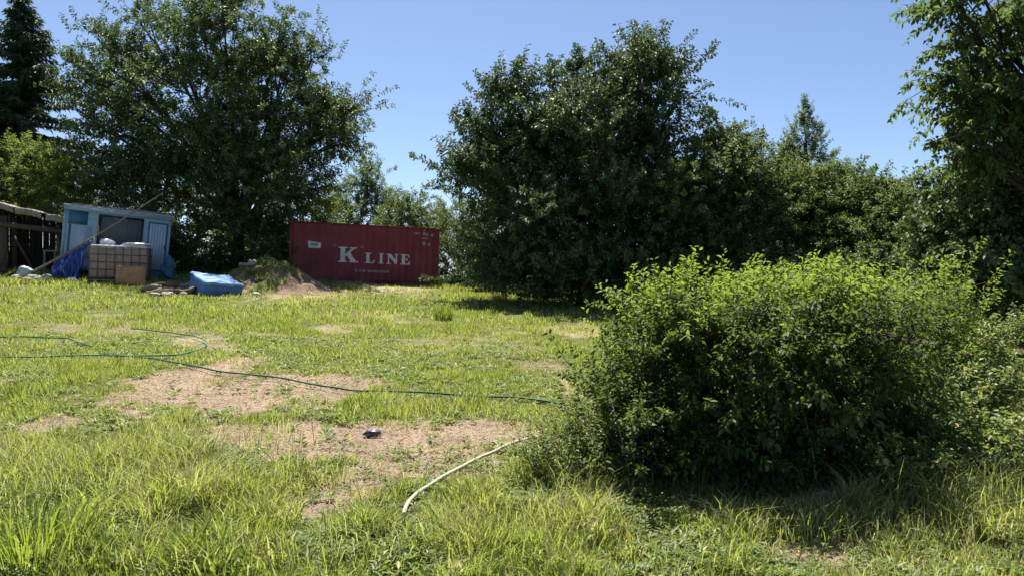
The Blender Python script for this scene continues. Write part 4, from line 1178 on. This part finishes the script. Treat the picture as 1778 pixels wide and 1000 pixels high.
# ------------------------------------------------------------------ hoses, pipe, small things on the grass
def hose(name, pts, r, lift, mat, label, cat):
    P = path_xy(pts)
    z = HM(P[:, 0], P[:, 1]); z = np.convolve(np.pad(z, 2, mode='edge'), np.ones(5) / 5, 'valid')
    P3 = np.stack([P[:, 0], P[:, 1], z + lift], 1)
    o_ = MB().tube(P3 - P3[0], r, 8).build(name, mat, None, True); o_.location = Vector(P3[0])
    return tag(o_, label, cat)
HOSE = surf('green_hose', (.02, .12, .06), (.04, .18, .095), 8, .65, .05, spec=.2)
HOSED = surf('dark_green_hose', (.014, .075, .045), (.03, .115, .068), 8, .7, .05, spec=.15)
PIPE = surf('cream_pipe', (.36, .31, .22), (.52, .46, .35), 12, .55, .08)
hose('garden_hose', HOSES['upper'], .012, .05, HOSE, 'short green hose running in from the left edge, the upper one', 'hose')
hose('garden_hose', HOSES['loop'], .012, .05, HOSE, 'green hose from the left edge curving back in a loop', 'hose')
hose('garden_hose', HOSES['dark'], .012, .04, HOSED, 'dark green hose crossing the bare soil towards the hedge', 'hose')
hose('bent_pipe', HOSES['pipe'], .0155, .035, PIPE, 'cream plastic pipe curving out of the grass toward the hedge', 'pipe')
hose('dark_stick', [(195, 818), (235, 842), (270, 862), (306, 890)], .008, .17, WOODB, 'thin dark stick lying on the long grass at lower left', 'stick')
x, y, z = G(646, 756)
SCR = surf('dark_shiny_scrap', (.02, .02, .025), (.05, .05, .06), 6, .25, .1, spec=.6)
lump('dark_scrap', (x, y, z), (.085, .055, .04), SCR, 31, None, 'small dark shiny scrap lying on the bare soil', 'scrap', .2)
x, y, z = G(1425, 866)
lump('stone', (x, y, z), (.075, .05, .045), STONE, 33, None, 'tan stone lying at the front foot of the hedge', 'stone', .25)
x, y, z = G(1135, 790)

# plants that stand on their own
def tuft(name, px, py, n, h, w, tint, label, spread=.12, mat='grass', cat='grass tuft', lean=(.2, .7)):
    x, y, z = G(px, py)
    a = rng.random(n) * 6.28; r_ = rng.random(n) ** .7 * spread
    P_ = np.stack([np.cos(a) * r_, np.sin(a) * r_, np.zeros(n)], 1)
    P_[:, 2] = H(x + P_[:, 0], y + P_[:, 1]) - z - .01
    la = a + rng.normal(size=n) * .5
    o_ = blades(name, P_, h * (.5 + .6 * rng.random(n)), np.full(n, w) * (.7 + .6 * rng.random(n)), lean[0] + (lean[1] - lean[0]) * rng.random(n), la, np.clip(tint + rng.normal(size=n) * .1, 0, 1), LM[mat], True)
    o_.location = (x, y, z)
    return tag(o_, label, cat)
tuft('grass_tuft', 770, 556, 260, .42, .014, .12, 'dark upright grass tuft standing alone in the sunlit field', .22, lean=(.1, .5))
tuft('broad_blade_plant', 1215, 845, 9, .42, .026, .62, 'pale broad-bladed plant in the dark front of the hedge', .05, lean=(.3, .8))
tuft('grass_tuft', 60, 985, 200, .55, .008, .30, 'large drooping grass tuft in the bottom left corner', .25, lean=(.5, .95))
tuft('grass_tuft', 330, 880, 170, .46, .009, .78, 'straw-pale grass tuft arching over at lower left', .2, lean=(.5, .95))
tuft('grass_tuft', 1560, 860, 180, .42, .010, .55, 'yellowish grass tuft before the brambles at right', .22, lean=(.4, .95))
tuft('grass_tuft', 440, 850, 150, .20, .009, .15, 'round dark green tuft at the edge of the bare soil', .13, lean=(.3, .8))

def stalk(px, py, hgt, label, tx=.0, red=False, mat=None, r=.004):
    x, y, z = G(px, py)
    e = empty('weed_stalk', (x, y, z), label, 'weed')
    P_ = np.array([(tx * t * t, .03 * math.sin(t * 3), hgt * t - .02) for t in np.linspace(0, 1, 8)])
    MB().tube(P_, np.linspace(r, r * .5, 8), 5).build('stem', mat or STEM, e, True)
    rg = np.random.default_rng(int(px))
    n = 14
    t = .35 + .62 * rg.random(n)
    Pp = np.stack([tx * t * t, .03 * np.sin(t * 3), hgt * t], 1)
    A_ = rdirs(rg, n); A_[:, 2] = np.abs(A_[:, 2]) * .4
    obj('leaves', leaves_mesh('leaves', Pp, A_, np.tile([0, 0, 1.0], (n, 1)) + rg.normal(size=(n, 3)) * .3, np.full(n, .06), np.full(n, .018), np.clip(.6 + rg.normal(size=n) * .2, 0, 1), True), LM['weed'], e)
    if red:
        for k_ in range(5):
            lump('flower', (P_[-1][0] + .018 * math.cos(k_ * 1.3), P_[-1][1] + .018 * math.sin(k_ * 1.3), P_[-1][2] - .03 + .012 * k_), (.011, .011, .010), PINK, 60 + k_, e, sub=2)
    return e
PINK = surf('faded_pink_petal', (.36, .09, .10), (.52, .18, .18), 30, .7, .1)
DRYS = surf('dry_stalk', (.26, .21, .13), (.42, .35, .22), 20, .8, .1)
stalk(1420, 858, .72, 'tall weed stalk with faded red flower head before the hedge', -.13, True, DRYS, .006)
stalk(1742, 720, .62, 'dark upright weed stalk at the right edge, the taller', .02)
stalk(1724, 700, .5, 'upright weed stalk at the right edge, the shorter and left one', -.03)
stalk(1765, 640, .7, 'leaning dry stalk in the sunlit grass at the right edge', -.25, False, DRYS)
hose('fallen_stick', [(1735, 884), (1765, 889), (1800, 893)], .007, .10, DRYS, 'pale fallen stick at the right edge of the grass', 'stick')
